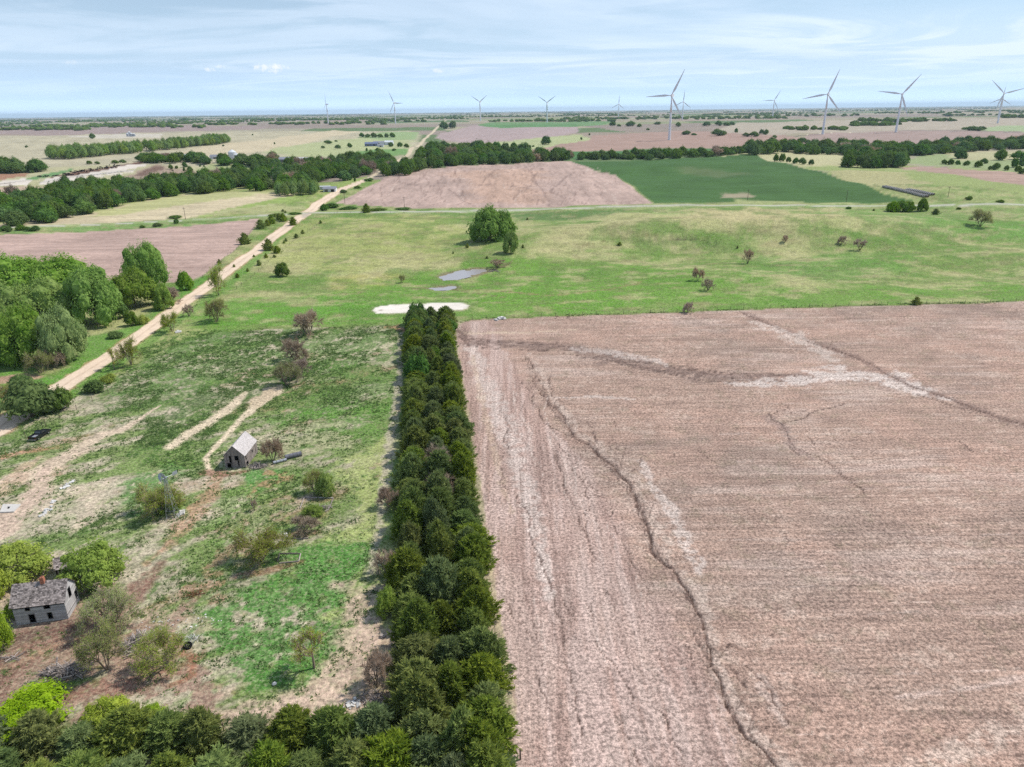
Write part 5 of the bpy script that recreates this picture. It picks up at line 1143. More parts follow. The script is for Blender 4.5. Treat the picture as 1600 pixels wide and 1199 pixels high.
# weight by the area each grid point stands for
prob = wy * np.repeat(np.gradient(rows) * (rows + 70), NC); prob *= sm(.40, .56, fbm(GX, GY, 7, 4, 3)) * (np.abs(GX) < .8 * (GY + 70)); prob = prob / prob.sum()
cand = np.random.default_rng(5).choice(len(prob), 30000, p=prob)
tufts('weeds', 'dark green weeds growing thick over the farmyard', 'weeds', cand, 30000, .30, ML['weed'], 6, 5, .7)
# ------------------------------------------------------------------ buildings
def cut(a, b, holes):
    segs = [(a, b)]
    for (h0, h1) in holes:
        out = []
        for (s0, s1) in segs:
            if h1 <= s0 or h0 >= s1: out.append((s0, s1)); continue
            if h0 > s0: out.append((s0, h0))
            if h1 < s1: out.append((h1, s1))
        segs = out
    return [q for q in segs if q[1] - q[0] > .03]
def board_wall(m, L, H, rise, opens, put, board, vertical, r, miss=0.0):
    """boards over a wall of length L; put(x, y, z) maps wall coordinates (y = outwards) into the building"""
    n = int(round((L if vertical else H + rise) / board))
    for k in range(n):
        if r.random() < miss: continue
        if vertical:
            x0 = k * board + .008; x1 = (k + 1) * board - .008; xm = (x0 + x1) / 2
            top = H + (rise * (1 - abs(xm / L - .5) * 2) if rise else 0) - r.uniform(0, .05)
            for (a, b) in cut(0.02 + r.uniform(0, .08), top, [(o[2], o[3]) for o in opens if o[0] < xm < o[1]]):
                y0 = r.uniform(0, .012); vs = [put(x, y, z) for z in (a, b) for y in (y0, y0 + .03) for x in (x0, x1)]; m.hexa(vs, r.random())
        else:
            z0 = k * board; z1 = z0 + board * 1.04; zm = z0 + board / 2; xa, xb = 0.0, L
            if zm > H: f = (zm - H) / rise; xa, xb = L * f / 2, L * (1 - f / 2)
            if xb - xa < .1: continue
            for (a, b) in cut(xa, xb, [(o[0], o[1]) for o in opens if o[2] < zm < o[3]]):
                y0 = r.uniform(0, .006)
                vs = [put(x, y + (.022 if z == z0 else 0), z) for z in (z0, z1) for y in (y0, y0 + .022) for x in (a, b)]; m.hexa(vs, r.random())
def weathered_house(name, org, rz, L, W, H, rise, opens, vertical, board, wallm, shm, sh_w, sh_h, ov, r, gable_rise=True, miss=0.02, shmiss=.03):
    root = empty(name, org, rz)
    inner = MB(); m = MB(); B_ = board
    board_wall(m, L, H, 0, opens.get('front', []), lambda x, y, z: (x, -y, z), B_, vertical, r, miss)
    board_wall(m, L, H, 0, opens.get('back', []), lambda x, y, z: (x, W + y, z), B_, vertical, r, miss)
    board_wall(m, W, H, rise, opens.get('right', []), lambda x, y, z: (L + y, x, z), B_, vertical, r, miss)
    board_wall(m, W, H, rise, opens.get('left', []), lambda x, y, z: (-y, x, z), B_, vertical, r, miss)
    o = m.build('siding', wallm, root); tag(o, kind='stuff')
    # studs, corner posts, floor
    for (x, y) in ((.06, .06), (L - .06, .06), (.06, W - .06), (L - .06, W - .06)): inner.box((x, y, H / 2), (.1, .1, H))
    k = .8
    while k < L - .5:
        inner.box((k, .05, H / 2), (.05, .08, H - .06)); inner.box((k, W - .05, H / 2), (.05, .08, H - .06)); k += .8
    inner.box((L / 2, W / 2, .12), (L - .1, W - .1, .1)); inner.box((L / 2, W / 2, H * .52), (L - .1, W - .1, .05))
    inner.build('frame_timbers', M['dark'], root)  # timbers and floors coloured near-black, so the indoor shade is in the colour
    # roof: boards, then shingles in courses
    sl = math.hypot(W / 2 + ov, rise * (W / 2 + ov) / (W / 2)); an = math.atan2(rise, W / 2)
    sh = MB(); bd = MB()
    for side in (0, 1):
        def P(x, s_, t_):              # s_ = distance up the slope from the eave, t_ = above it
            yy = -ov + s_ * math.cos(an) - t_ * math.sin(an); zz = H - ov * math.tan(an) + s_ * math.sin(an) + t_ * math.cos(an)
            return (x, yy, zz) if side == 0 else (x, W - yy, zz)
        bd.hexa([P(x, s_, t_) for t_ in (.0, .03) for s_ in (0.0, sl) for x in (-ov, L + ov)])
        s_ = 0.0
        while s_ < sl - .02:
            x = -ov
            while x < L + ov - .02:
                w = sh_w * r.uniform(.6, 1.4); x1 = min(x + w, L + ov)
                if r.random() > shmiss:
                    l_ = sh_h * r.uniform(1.1, 1.35); e = min(s_ + l_, sl + .02); d0 = r.uniform(-.03, .03) if s_ > 0 else 0
                    t1 = .055 + r.uniform(0, .02); tw = r.uniform(-.01, .014)
                    sh.add([P(x + .006, s_ + d0, t1), P(x1 - .006, s_ + d0, t1 + tw), P(x1 - .006, e, .036), P(x + .006, e, .036), P(x + .006, s_ + d0, .032), P(x1 - .006, s_ + d0, .032)],
                           [(0, 1, 2, 3), (4, 5, 1, 0), (4, 0, 3), (5, 2, 1)], r.random())
                x = x1
            s_ += sh_h
    rf = bd.build('roof', M['sheath'], root); tag(sh.build('shingles', shm, rf), kind='stuff')
    # frames round the openings
    for side, lst in opens.items():
        put = {'front': lambda x, y, z: (x, -y, z), 'back': lambda x, y, z: (x, W + y, z), 'right': lambda x, y, z: (L + y, x, z), 'left': lambda x, y, z: (-y, x, z)}[side]
        for (a, b, c, d) in lst:
            fm = MB(); q = .07
            for (x0, x1, z0, z1) in ((a - q, a, c, d), (b, b + q, c, d), (a - q, b + q, d, d + q), (a - q, b + q, c - q, c)):
                if z0 < 0: z0 = 0.0
                if z1 <= z0 + .01: continue
                fm.hexa([put(x, y, z) for z in (z0, z1) for y in (.02, .05) for x in (x0, x1)])
            fm.build('door_frame' if c < .25 else 'window_frame', M['frame'], root)
    return root
br = random.Random(4)
A = at(107, 967); B = at(27, 977); C_ = at(130.5, 937)
d = A[:2] - B[:2]; L = float(np.hypot(*d)); rz = math.atan2(d[1], d[0]); Wd = min(6.2, float(np.hypot(*(C_[:2] - A[:2]))))
H_ = height_for(A, 937.5); mid = (A + C_) / 2; rise = max(1.2, height_for(mid, 903.5) - H_)
ns = L / 7.2; print('HOUSE', L, Wd, H_, rise, float(np.hypot(*(C_[:2] - A[:2]))), rz)
house = weathered_house('old_house', (B[0], B[1], B[2] - .02), rz, L, Wd, H_, rise,
    {'front': [(L * .27, L * .27 + .70, .1, 1.55), (L * .63, L * .63 + .55, .45, 1.45), (L * .24, L * .24 + .55, H_ - 1.0, H_ - .42), (L * .60, L * .60 + .75, H_ - 1.02, H_ - .38)],
     'right': [(Wd * .40, Wd * .40 + .75, H_ - .9, H_ + .55), (Wd * .78, Wd * .78 + .7, .9, 2.1)], 'left': [(Wd * .4, Wd * .4 + .7, 1.0, 2.1)], 'back': [(L * .5, L * .5 + .8, .1, 1.9)]},
    False, .15, M['siding'], M['shingle'], .26, .20, .28, br)
tag(house, 'abandoned grey two storey wooden house with shingle roof and orange brick chimney', 'house')
ch = MB(); cx, cy, cz = L * .56, Wd / 2 - .1, H_ + rise
for k in range(11):
    for (dx, dy, w_, l_) in ((-.2, 0, .12, .5), (.2, 0, .12, .5), (0, -.19, .28, .12), (0, .19, .28, .12)):
        if k > 8 and br.random() < .45: continue
        ch.box((cx + dx, cy + dy, cz - .35 + k * .105), (w_, l_, .098), tone=br.random())
ch.build('chimney', M['brick'], house)
# the collapsed lean-to behind it
w2 = weathered_house('collapsed_lean_to', (0, 0, 0), 0, 3.4, 3.0, 1.7, .9, {'right': [(.8, 2.2, .1, 1.5)], 'front': []}, True, .2, M['barnwood'], M['shingle'], .28, .22, .2, br, miss=.15, shmiss=.15)
p2 = at(92, 908); w2.location = (p2[0] - .6, p2[1] + .6, p2[2]); w2.rotation_euler = (0.04, 0.05, rz + .35)
tag(w2, 'sagging grey lean-to with dark opening between the trees behind the old house', 'shed')
# barn
A = at(384.5, 731); B = at(351.5, 733); C_ = at(403, 707)
d = C_[:2] - A[:2]; L = float(np.hypot(*d)); rz = math.atan2(d[1], d[0]); Wd = float(abs(np.cross(np.append(d / L, 0), np.append(B[:2] - A[:2], 0))[2]))
H_ = height_for(A, 711.5); mid = (A + B) / 2; rise = height_for(mid, 698) - H_
print('BARN', L, Wd, H_, rise)
barn = weathered_house('wooden_barn', (A[0], A[1], A[2] - .02), rz, L, Wd, H_, rise,
    {'left': [(Wd * .30, Wd * .48, H_ * .62, H_ * .95), (Wd * .30, Wd * .36, H_ * .2, H_ * .6), (Wd * .66, Wd * .76, H_ * .35, H_ * .95), (Wd * .70, Wd * .92, .05, H_ * .38)],
     'front': [(L * .06, L * .12, H_ * .55, H_ * .85), (L * .05, L * .2, H_ * .1, H_ * .35), (L * .55, L * .62, H_ * .5, H_ * .72)]},
    True, .20, M['barnwood'], M['paleroof'], .30, .24, .16, br, miss=.04, shmiss=.0)
tag(barn, 'small weathered plank barn with pale steep roof in the middle of the yard', 'barn')

# ------------------------------------------------------------------ the farm windmill
p = at(271, 810); hw_ = height_for(p, 749)
t = empty('farm_windmill', p, 0)
b4 = .85; m = MB()
for sx in (-1, 1):
    for sy in (-1, 1):
        MB().tube((sx * b4, sy * b4, 0), (sx * .12, sy * .12, hw_), .032, .026, 5).build('tower_leg', M['galv'], t)
for k in range(6):
    f = k / 6 + .06; g_ = (k + 1) / 6; w0 = b4 * (1 - f) + .12 * f; w1 = b4 * (1 - g_) + .12 * g_; z0 = hw_ * f; z1 = hw_ * g_
    c0 = [(-w0, -w0, z0), (w0, -w0, z0), (w0, w0, z0), (-w0, w0, z0)]; c1 = [(-w1, -w1, z1), (w1, -w1, z1), (w1, w1, z1), (-w1, w1, z1)]
    for q in range(4):
        m.tube(c0[q], c0[(q + 1) % 4], .014, n=4); m.tube(c0[q], c1[(q + 1) % 4], .008, n=3); m.tube(c0[(q + 1) % 4], c1[q], .008, n=3)
m.build('tower_bracing', M['galv'], t)
yaw = math.radians(-118); ax = Vector((math.cos(yaw), math.sin(yaw), 0)); sd_ = Vector((-ax.y, ax.x, 0)); up = Vector((0, 0, 1))
hc = Vector((0, 0, hw_ + .25)) + ax * .45
MB().tube(hc - ax * .9, hc + ax * .1, .12, .09, 8).build('gearbox', M['galv'], t)
RW = 1.1
wm_ = MB()
for rr in (.45, .98):
    for k in range(24):
        a0, a1 = 2 * math.pi * k / 24, 2 * math.pi * (k + 1) / 24
        wm_.tube(hc + (sd_ * math.cos(a0) + up * math.sin(a0)) * RW * rr, hc + (sd_ * math.cos(a1) + up * math.sin(a1)) * RW * rr, .014, n=3, cap=False)
for k in range(6):
    a0 = 2 * math.pi * k / 6; wm_.tube(hc, hc + (sd_ * math.cos(a0) + up * math.sin(a0)) * RW, .018, n=4)
wh = wm_.build('wheel', M['galv'], t)
for k in range(18):
    a0 = 2 * math.pi * k / 18; rd_ = sd_ * math.cos(a0) + up * math.sin(a0); tn = sd_ * -math.sin(a0) + up * math.cos(a0); tt = (tn * .8 + ax * .45).normalized(); nn = rd_.cross(tt) * .006
    bl = MB(); vs = []
    for rr, w in ((.42, .10), (1.0, .20)):
        for s_ in (-1, 1):
            for e in (-1, 1): vs.append(hc + rd_ * RW * rr + tt * w * s_ * .9 + nn * e)
    bl.add(vs, [(0, 2, 6, 4), (1, 5, 7, 3), (0, 1, 3, 2), (4, 6, 7, 5), (0, 4, 5, 1), (2, 3, 7, 6)]); bl.build('vane_blade', M['galv'], wh)
tl = MB(); e0 = hc - ax * .9; tl.tube(e0, e0 - ax * 1.0, .02, n=4); q = e0 - ax * 1.0
tl.hexa([q + ax * a_ + up * z_ + sd_ * s_ for z_ in (-.3, .35) for s_ in (-.008, .008) for a_ in (-.95, 0)]); tl.build('tail', M['galv'], t)
tag(t, 'old steel farm windmill with a many bladed wheel standing over the budding tree', 'windmill')

# ------------------------------------------------------------------ wind turbines
def blade_mesh(R_):
    me_v = []; secs = []
    for k in range(12):
        f = k / 11; r_b = 1.2 + f * (R_ - 1.2)
        ch_ = 1.5 if f < .03 else (1.5 + (4.4 - 1.5) * sm(.03, .22, f) if f < .22 else 4.4 * (1 - (f - .22) / .78) ** .9 + .6)
        th = 1.1 if f < .03 else max(.10, 1.1 * (1 - f) ** 1.8 * .9); tw = math.radians(16 * (1 - f) ** 2 + 2)
        for j in range(10):
            a = 2 * math.pi * j / 10; x = (math.cos(a) * .5 + (.12 if f > .05 else 0)) * ch_; y_ = math.sin(a) * .5 * th * (1 - .45 * math.cos(a) if f > .05 else 1)
            me_v.append((x * math.cos(tw) - y_ * math.sin(tw), y_ * math.cos(tw) + x * math.sin(tw) - 1.6 * f * f, r_b))
    fs = [(k * 10 + j, k * 10 + (j + 1) % 10, (k + 1) * 10 + (j + 1) % 10, (k + 1) * 10 + j) for k in range(11) for j in range(10)]
    me = bpy.data.meshes.new('blade'); me.from_pydata(me_v, [], fs + [tuple(range(9, -1, -1)), tuple(range(110, 120))]); me.materials.append(M['turbine'])
    me.polygons.foreach_set('use_smooth', [True] * (len(fs) + 2)); return me
BL = blade_mesh(57.0)
hub_h = 90.0
tm = MB()
zs = [0, 28, 56, 86.5]; rs_ = [2.9, 2.5, 2.1, 1.6]
for k in range(3): tm.tube((0, 0, zs[k]), (0, 0, zs[k + 1]), rs_[k], rs_[k + 1], 20, cap=(k == 2))
TOW = tm.mesh('tower', M['turbine'], True)
nm_ = MB(); nm_.add([(x, y_, z) for (y_, w, z0, z1) in ((-2.6, 1.5, 87.4, 91.6), (-1.0, 2.0, 86.6, 92.2), (7.5, 2.0, 86.8, 92.4), (9.5, 1.5, 87.8, 92.0)) for (x, z) in ((-w, z0), (w, z0), (w, z1), (-w, z1))],
    [(k * 4 + j, (k + 1) * 4 + j, (k + 1) * 4 + (j + 1) % 4, k * 4 + (j + 1) % 4) for k in range(3) for j in range(4)] + [(0, 1, 2, 3), (15, 14, 13, 12)])
NAC = nm_.mesh('nacelle', M['turbine'])
hm_ = MB(); hm_.tube((0, -2.4, 0), (0, -4.6, 0), 1.75, 1.6, 14); hm_.tube((0, -4.6, 0), (0, -5.9, 0), 1.6, .5, 14); HUBM = hm_.mesh('hub', M['turbine'], True)
FND = MB().tube((0, 0, -.3), (0, 0, .25), 4.2, 4.0, 20).mesh('foundation', M['concrete'])
TB = [(1050, 149, 64, 28, 'largest white wind turbine left of centre right, at the brown hill'), (1294, 147, 60, 20, 'white wind turbine at the pale farm track on the right'), (1410, 147, 56, 38, 'white wind turbine second from the right edge'),
      (1569, 146, 42, 75, 'nearer of the two overlapping white wind turbines at the right edge'), (1566, 154, 34, 5, 'farther of the two overlapping white wind turbines at the right edge'), (1068, 159, 29, 5, 'small wind turbine just right of the largest one'),
      (1210, 157, 26, 30, 'small wind turbine between the largest and the one by the farm track'), (967, 163, 23, 4, 'small wind turbine left of the largest one'), (855, 160, 29, 60, 'small wind turbine with a raised V of blades above the green strip'),
      (750, 159, 25, 58, 'small wind turbine right of the gravel road on the horizon'), (616, 161, 29, 92, 'small wind turbine second from the left'), (510, 163, 28, 8, 'leftmost small wind turbine on the horizon')]
for (hx, hy, hp, ph, lb) in TB:
    z = hub_h * FPX / hp; dv = ray(hx, hy); P = dv * z; base = np.array([P[0], P[1], float(hgt(P[0], P[1]))])
    top_z = HCAM + P[2]; s_ = (top_z - base[2]) / hub_h                    # the hub's true height above the land there
    s_ = min(max(s_, .82), 1.16); assert base[2] + s_ * 150 < HTOP, (base, s_)
    yaw = math.radians(-34) if hx > 560 else math.radians(-66)
    o = empty('wind_turbine', base, yaw); o.scale = (s_, s_, s_)
    link('foundation', FND, o); link('tower', TOW, o); link('nacelle', NAC, o)
    hb_ = link('hub', HUBM, o, (0, 0, 89.6))
    for k in range(3):
        b_ = bpy.data.objects.new('blade', BL); COL.objects.link(b_); b_.parent = hb_; b_.location = (0, -3.7, 0); b_.rotation_euler = (0, math.radians(ph + 120 * k), 0)
    tag(o, lb, 'wind turbine', 'white wind turbines on the plain')

# ------------------------------------------------------------------ pickup truck
def pickup(name, p, rz, label):
    t = empty(name, p, rz); r_ = MB(); Wt = .95
    def prof(pts, w, m, inset=0.0):
        n = len(pts); vs = [(x, -w, z) for x, z in pts] + [(x, w, z) for x, z in pts]
        m.add(vs, [tuple(range(n)), tuple(range(2 * n - 1, n - 1, -1))] + [(k, n + k, n + (k + 1) % n, (k + 1) % n) for k in range(n)])
    prof([(-2.7, .45), (-2.7, .75), (-.55, .78), (-.5, .95), (2.55, .93), (2.7, .8), (2.7, .45)], Wt, r_)
    prof([(1.0, .94), (1.05, 1.12), (2.35, 1.05), (2.6, .9)], Wt * .93, r_)
    for s_ in (-1, 1): r_.box((-1.65, s_ * (Wt - .05), .98), (2.1, .09, .45))
    r_.box((-2.66, 0, .98), (.08, 1.8, .45)); r_.box((-.62, 0, .98), (.06, 1.8, .45))
    r_.build('body', M['black'], t)
    c = MB(); vs = [(x, s_ * w, z) for (x, z, w) in ((-.55, 1.1, .9), (1.05, 1.1, .9), (.45, 1.68, .74), (-.4, 1.7, .74)) for s_ in (-1, 1)]
    c.add(vs, [(0, 2, 4, 6), (1, 7, 5, 3), (6, 4, 5, 7), (0, 6, 7, 1), (2, 3, 5, 4), (0, 1, 3, 2)]); cb = c.build('cab', M['black'], t)
    g_ = MB(); g_.hexa([(x, y_, z) for (x, z) in ((1.03, 1.16), (.50, 1.62)) for y_ in (-.68, .68) for x in (x, x + .03)]); g_.build('windshield', M['glass'], cb)
    g_ = MB(); g_.hexa([(x, y_, z) for (x, z) in ((-.57, 1.16), (-.45, 1.62)) for y_ in (-.66, .66) for x in (x, x - .02)]); g_.build('rear_window', M['glass'], cb)
    for s_ in (-1, 1): MB().box((.15, s_ * .86, 1.38), (.95, .06, .34)).build('side_window', M['glass'], cb)
    for x in (-1.75, 1.75):
        for s_ in (-1, 1):
            w = MB().tube((x, s_ * .68, .38), (x, s_ * .92, .38), .38, n=14).build('wheel', M['tyre'], t); MB().tube((x, s_ * .92, .38), (x, s_ * .94, .38), .2, n=10).build('rim', M['chrome'], w)
    MB().box((2.76, 0, .5), (.1, 1.8, .18)).build('bumper', M['chrome'], t); MB().box((-2.76, 0, .5), (.1, 1.8, .18)).build('bumper', M['chrome'], t)
    for s_ in (-1, 1): MB().box((2.71, s_ * .7, .82), (.04, .3, .16)).build('headlight', M['pvc'], t); MB().box((-2.715, s_ * .85, .9), (.03, .12, .3)).build('taillight', M['red'], t)
    MB().box((-1.65, .05, .84), (1.9, 1.2, .06)).build('bed_liner', M['galv'], t)
    tag(t, label, 'pickup truck'); return t
a = at(52, 690); b = at(74, 676)
pickup('pickup_truck', (a + b) / 2, math.atan2(b[1] - a[1], b[0] - a[0]), 'black pickup truck parked on the grass at the left near the road').scale = (.92, .92, .92)

# ------------------------------------------------------------------ things lying about the yard
def stick_pile(name, px, py, wm, dm, hm, n, mat, label, seed, thick=(.04, .11), ln=(1.2, 3.0), cat='brush pile'):
    p = at(px, py); t = empty(name, p, 0); r = random.Random(seed); tw = MB()
    for k in range(n):
        a = r.uniform(0, 6.28); q = r.random() ** .6; c = Vector((math.cos(a) * wm / 2 * q, math.sin(a) * dm / 2 * q, hm * (1 - q * q) * r.uniform(.15, 1.0) + .08))
        d = Vector((r.gauss(0, 1), r.gauss(0, .8), r.gauss(0, .30))).normalized(); l_ = r.uniform(*ln); e0 = c - d * l_ / 2; e1 = c + d * l_ / 2
        e0.z = max(e0.z, .03); e1.z = max(e1.z, .03); w = r.uniform(*thick); bend = c + Vector((r.gauss(0, .12), r.gauss(0, .12), r.gauss(0, .06)))
        m = MB() if k < 46 else tw
        tn = r.random(); m.tube(e0, bend, w, w * .8, 5, tone=tn); m.tube(bend, e1, w * .8, w * .4, 5, tone=tn)
        if k < 46: m.build('log', mat, t)
    for k in range(n * 3):
        a = r.uniform(0, 6.28); q = r.random() ** .5; c = Vector((math.cos(a) * wm * .6 * q, math.sin(a) * dm * .6 * q, hm * (1 - q * q) * r.uniform(.1, 1.1) + .05))
        d = Vector((r.gauss(0, 1), r.gauss(0, 1), r.gauss(0, .45))).normalized(); tw.tube(c, c + d * r.uniform(.4, 1.3), .018, .006, 3, cap=False, tone=r.random())
    tag(tw.build('twigs', mat, t), kind='stuff'); tag(t, label, cat); return t
stick_pile('brush_pile', 219, 1008, 3.6, 3.2, 1.3, 120, M['deadwood'], 'tall grey brush pile between the two olive trees', 1)
stick_pile('brush_pile', 104, 1052, 4.8, 2.6, .9, 110, M['deadwood'], 'long grey brush pile nearest the old house, lower left', 2)
stick_pile('fallen_branches', 580, 1092, 3.0, 2.0, .5, 30, M['deadwood'], 'fan of grey fallen branches at the windbreak corner', 3, (.03, .07), (1.2, 2.6), 'branches')
stick_pile('board_heap', 404, 730, 3.4, 1.8, .5, 46, M['deadwood'], 'heap of boards and scrap at the foot of the barn', 4, (.05, .1), (1.0, 2.4), 'scrap heap')
stick_pile('dead_limb', 770, 424, 4.0, 3.0, .6, 12, M['deadwood'], 'pale dead limbs lying at the right end of the pond', 5, (.06, .14), (2.0, 4.0), 'branches')
stick_pile('scrap_boards', 508, 794, 2.2, 1.2, .25, 14, M['deadwood'], 'loose boards in the corner of the upper concrete frame', 6, (.04, .08), (.8, 1.8), 'boards')
stick_pile('scrap_boards', 300, 1000, 2.2, 2.0, .15, 18, M['pvc'], 'pale scattered slats right of the tall brush pile', 7, (.02, .05), (.4, 1.2), 'boards')
stick_pile('scrap_boards', 12, 1030, 3.0, .8, .2, 10, M['deadwood'], 'narrow grey boards under the green tree at the left edge', 8, (.04, .08), (1.5, 2.6), 'boards')
stick_pile('wire_tangle', 305, 930, 2.4, 1.6, .3, 14, M['rust'], 'rusty metal scraps on the red patch of the yard', 9, (.02, .05), (.8, 2.0), 'scrap metal')
def cyl(name, a, b, rad, mat, label, cat, n=14, lip=True):
    A_, B_ = at(*a), at(*b); t = empty(name, (A_ + B_) / 2, math.atan2(B_[1] - A_[1], B_[0] - A_[0])); L_ = float(np.hypot(*(B_[:2] - A_[:2])))
    m = MB(); m.tube((-L_ / 2, 0, rad), (L_ / 2, 0, rad), rad, n=n); m.build('shell', mat, t, smooth=False)
    for x in (-L_ / 2, -L_ / 4, 0, L_ / 4, L_ / 2): MB().tube((x - .04, 0, rad), (x + .04, 0, rad), rad * 1.06, n=n).build('band', M['wire'], t)
    tag(t, label, cat)
cyl('steel_tank', (446, 718), (471, 712), .48, simple('weathered_grey_steel', (120, 120, 128), .6, .25, 2), 'dark grey cylindrical tank lying right of the barn', 'tank')
cyl('steel_culvert', (427, 725.5), (448, 720), .30, M['galv'], 'pale shorter metal pipe lying between barn and dark tank', 'pipe')
def curb(name, pts, label, missing=()):
    P = [at(*q) for q in pts]; t = empty(name, P[0], 0)
    for k in range(len(P) - 1):
        if k in missing: continue
        a_, b_ = P[k] - P[0], P[k + 1] - P[0]; L_ = float(np.hypot(*(b_[:2] - a_[:2]))); rot = Matrix.Rotation(math.atan2(b_[1] - a_[1], b_[0] - a_[0]), 3, 'Z')
        n_ = max(1, int(L_ / 2.2))
        for j in range(n_):
            c = a_ + (b_ - a_) * ((j + .5) / n_); MB().box((c[0], c[1], c[2] + .10), (L_ / n_ - .06, .12, .20), rot, br.random()).build('beam', M['concrete'] if j % 3 == 1 else M['deadwood'], t)
    tag(t, label, 'foundation')
curb('foundation_frame', [(469, 795), (476, 778), (521, 779), (514, 797), (508, 800)], 'pale beam frame in the grass below the small bright green tree')
curb('foundation_frame', [(434, 879), (437, 866), (470, 866), (467, 878), (436, 881)], 'pale beam frame right of the large olive tree')
curb('foundation_frame', [(446, 841), (464, 843), (482, 842)], 'short pale beam under the brown leafless shrub')
curb('foundation_frame', [(402, 703), (420, 702)], 'pale beam reaching out from the barn wall')
# pad with a hole
P = [at(0, 802), at(22, 801), at(33, 789.5), at(5, 789.5)]; t = empty('concrete_pad', P[0], 0); m = MB()
q = [Vector(p_ - P[0]) for p_ in P]; hol = [(.36, .55), (.52, .55), (.52, .30), (.36, .30)]
def bil(u, v): return (q[0] * (1 - u) + q[1] * u) * (1 - v) + (q[3] * (1 - u) + q[2] * u) * v
us_ = [0, .34, .52, 1]; vs_ = [0, .4, .68, 1]
for i in range(3):
    for j in range(3):
        if i == 1 and j == 1: continue
        m.hexa([bil(u, v) + Vector((0, 0, z)) for z in (.0, .22) for v in (vs_[j], vs_[j + 1]) for u in (us_[i], us_[i + 1])])
m.build('slab', M['concrete'], t); m = MB(); m.hexa([bil(u, v) + Vector((0, 0, z)) for z in (-.2, .04) for v in (.41, .67) for u in (.35, .51)]); m.build('pit_shade_floor', M['dark'], t)  # near-black block in the hole; its shade is put into the colour
tag(t, 'pale concrete slab with a dark square hole at the left edge', 'slab')
r = random.Random(8)
def rubble(name, pts, n, sz, mat, label, cat, sp=.5):
    Pp = [at(*q_) for q_ in pts]; t = empty(name, Pp[0], 0); m = MB()
    for k in range(n):
        f = r.random() * (len(Pp) - 1); i = min(int(f), len(Pp) - 2); c = Pp[i] + (Pp[i + 1] - Pp[i]) * (f - i) - Pp[0]
        s_ = sz * r.uniform(.4, 1.4); m.box((c[0] + r.gauss(0, sp), c[1] + r.gauss(0, sp), c[2] + s_ * .2), (s_ * r.uniform(.7, 1.8), s_, s_ * .5), Matrix.Rotation(r.uniform(0, 3), 3, 'Z') @ Matrix.Rotation(r.gauss(0, .3), 3, 'X'), r.random())
    o = m.build('pieces', mat, t); tag(o, kind='stuff'); tag(t, label, cat)
rubble('broken_concrete', [(116, 752), (104, 758), (98, 764)], 26, .35, M['pvc'], 'white broken rubble, upper of two streaks left of the windmill', 'rubble', .25)
rubble('broken_concrete', [(84, 783), (76, 796), (68, 806)], 30, .35, M['pvc'], 'white broken rubble, lower of two streaks left of the windmill', 'rubble', .25)
rubble('broken_concrete', [(278, 808), (286, 800)], 16, .4, M['pvc'], 'white rubble at the windmill foot', 'rubble', .2)
rubble('stone_heap', [(548, 1104), (558, 1098)], 22, .3, M['pvc'], 'small heap of white stones near the hedge corner', 'stones', .3)
rubble('scattered_trash', [(235, 975), (270, 985), (300, 975), (330, 975)], 50, .16, M['pvc'], 'pale scattered scraps on bare ground right of the sparse tree', 'litter', 1.2)
rubble('scattered_trash', [(600, 995), (575, 996)], 4, .5, M['deadwood'], 'grey plank lying in the windbreak shade', 'plank', .15)
rubble('scattered_trash', [(276, 520), (284, 518)], 7, .8, M['pvc'], 'white pieces beside the yellow green roadside shrub', 'litter', .5)
rubble('white_stones', [(776, 500), (784, 498.5), (792, 499.5)], 16, .8, M['pvc'], 'short row of white stones on the field edge by the windbreak', 'stones', .5)
# white drum, drum by the trees, tyre, small white ball
def lathe(name, px, py, prof, mat, label, cat, n=14):
    p = at(px, py); m = MB()
    for (r0, z0), (r1, z1) in zip(prof[:-1], prof[1:]): m.tube((0, 0, z0), (0, 0, z1), r0, r1, n, cap=True)
    o = m.build(name, mat, None, p); tag(o, label, cat); return o
lathe('white_drum', 447, 841, [(.28, 0), (.30, .05), (.29, .45), (.30, .5), (.29, .85), (.27, .9)], M['pvc'], 'white drum standing by the brown leafless shrub', 'drum')
lathe('plastic_tub', 429, 1070, [(.22, 0), (.30, .18), (.18, .3)], M['pvc'], 'small white tub lying in the grass left of the lone leaning tree', 'tub')
def torus(name, px, py, R_, r0, label, tilt):
    p = at(px, py); vs = []; fs = []
    for i in range(20):
        for j in range(8):
            a, b_ = 2 * math.pi * i / 20, 2 * math.pi * j / 8; vs.append(((R_ + r0 * math.cos(b_)) * math.cos(a), (R_ + r0 * math.cos(b_)) * math.sin(a), r0 * math.sin(b_)))
            fs.append((i * 8 + j, ((i + 1) % 20) * 8 + j, ((i + 1) % 20) * 8 + (j + 1) % 8, i * 8 + (j + 1) % 8))
    m = MB(); m.add(vs, fs); o = m.build(name, M['tyre'], None, p + np.array([0, 0, R_ * math.sin(tilt) + r0 * math.cos(tilt) * .9])); o.rotation_euler = (tilt, 0, .3); tag(o, label, 'tyre')
torus('old_tyre', 294, 1012, .40, .17, 'black tyre leaning on the ground right of the brush piles', .5)
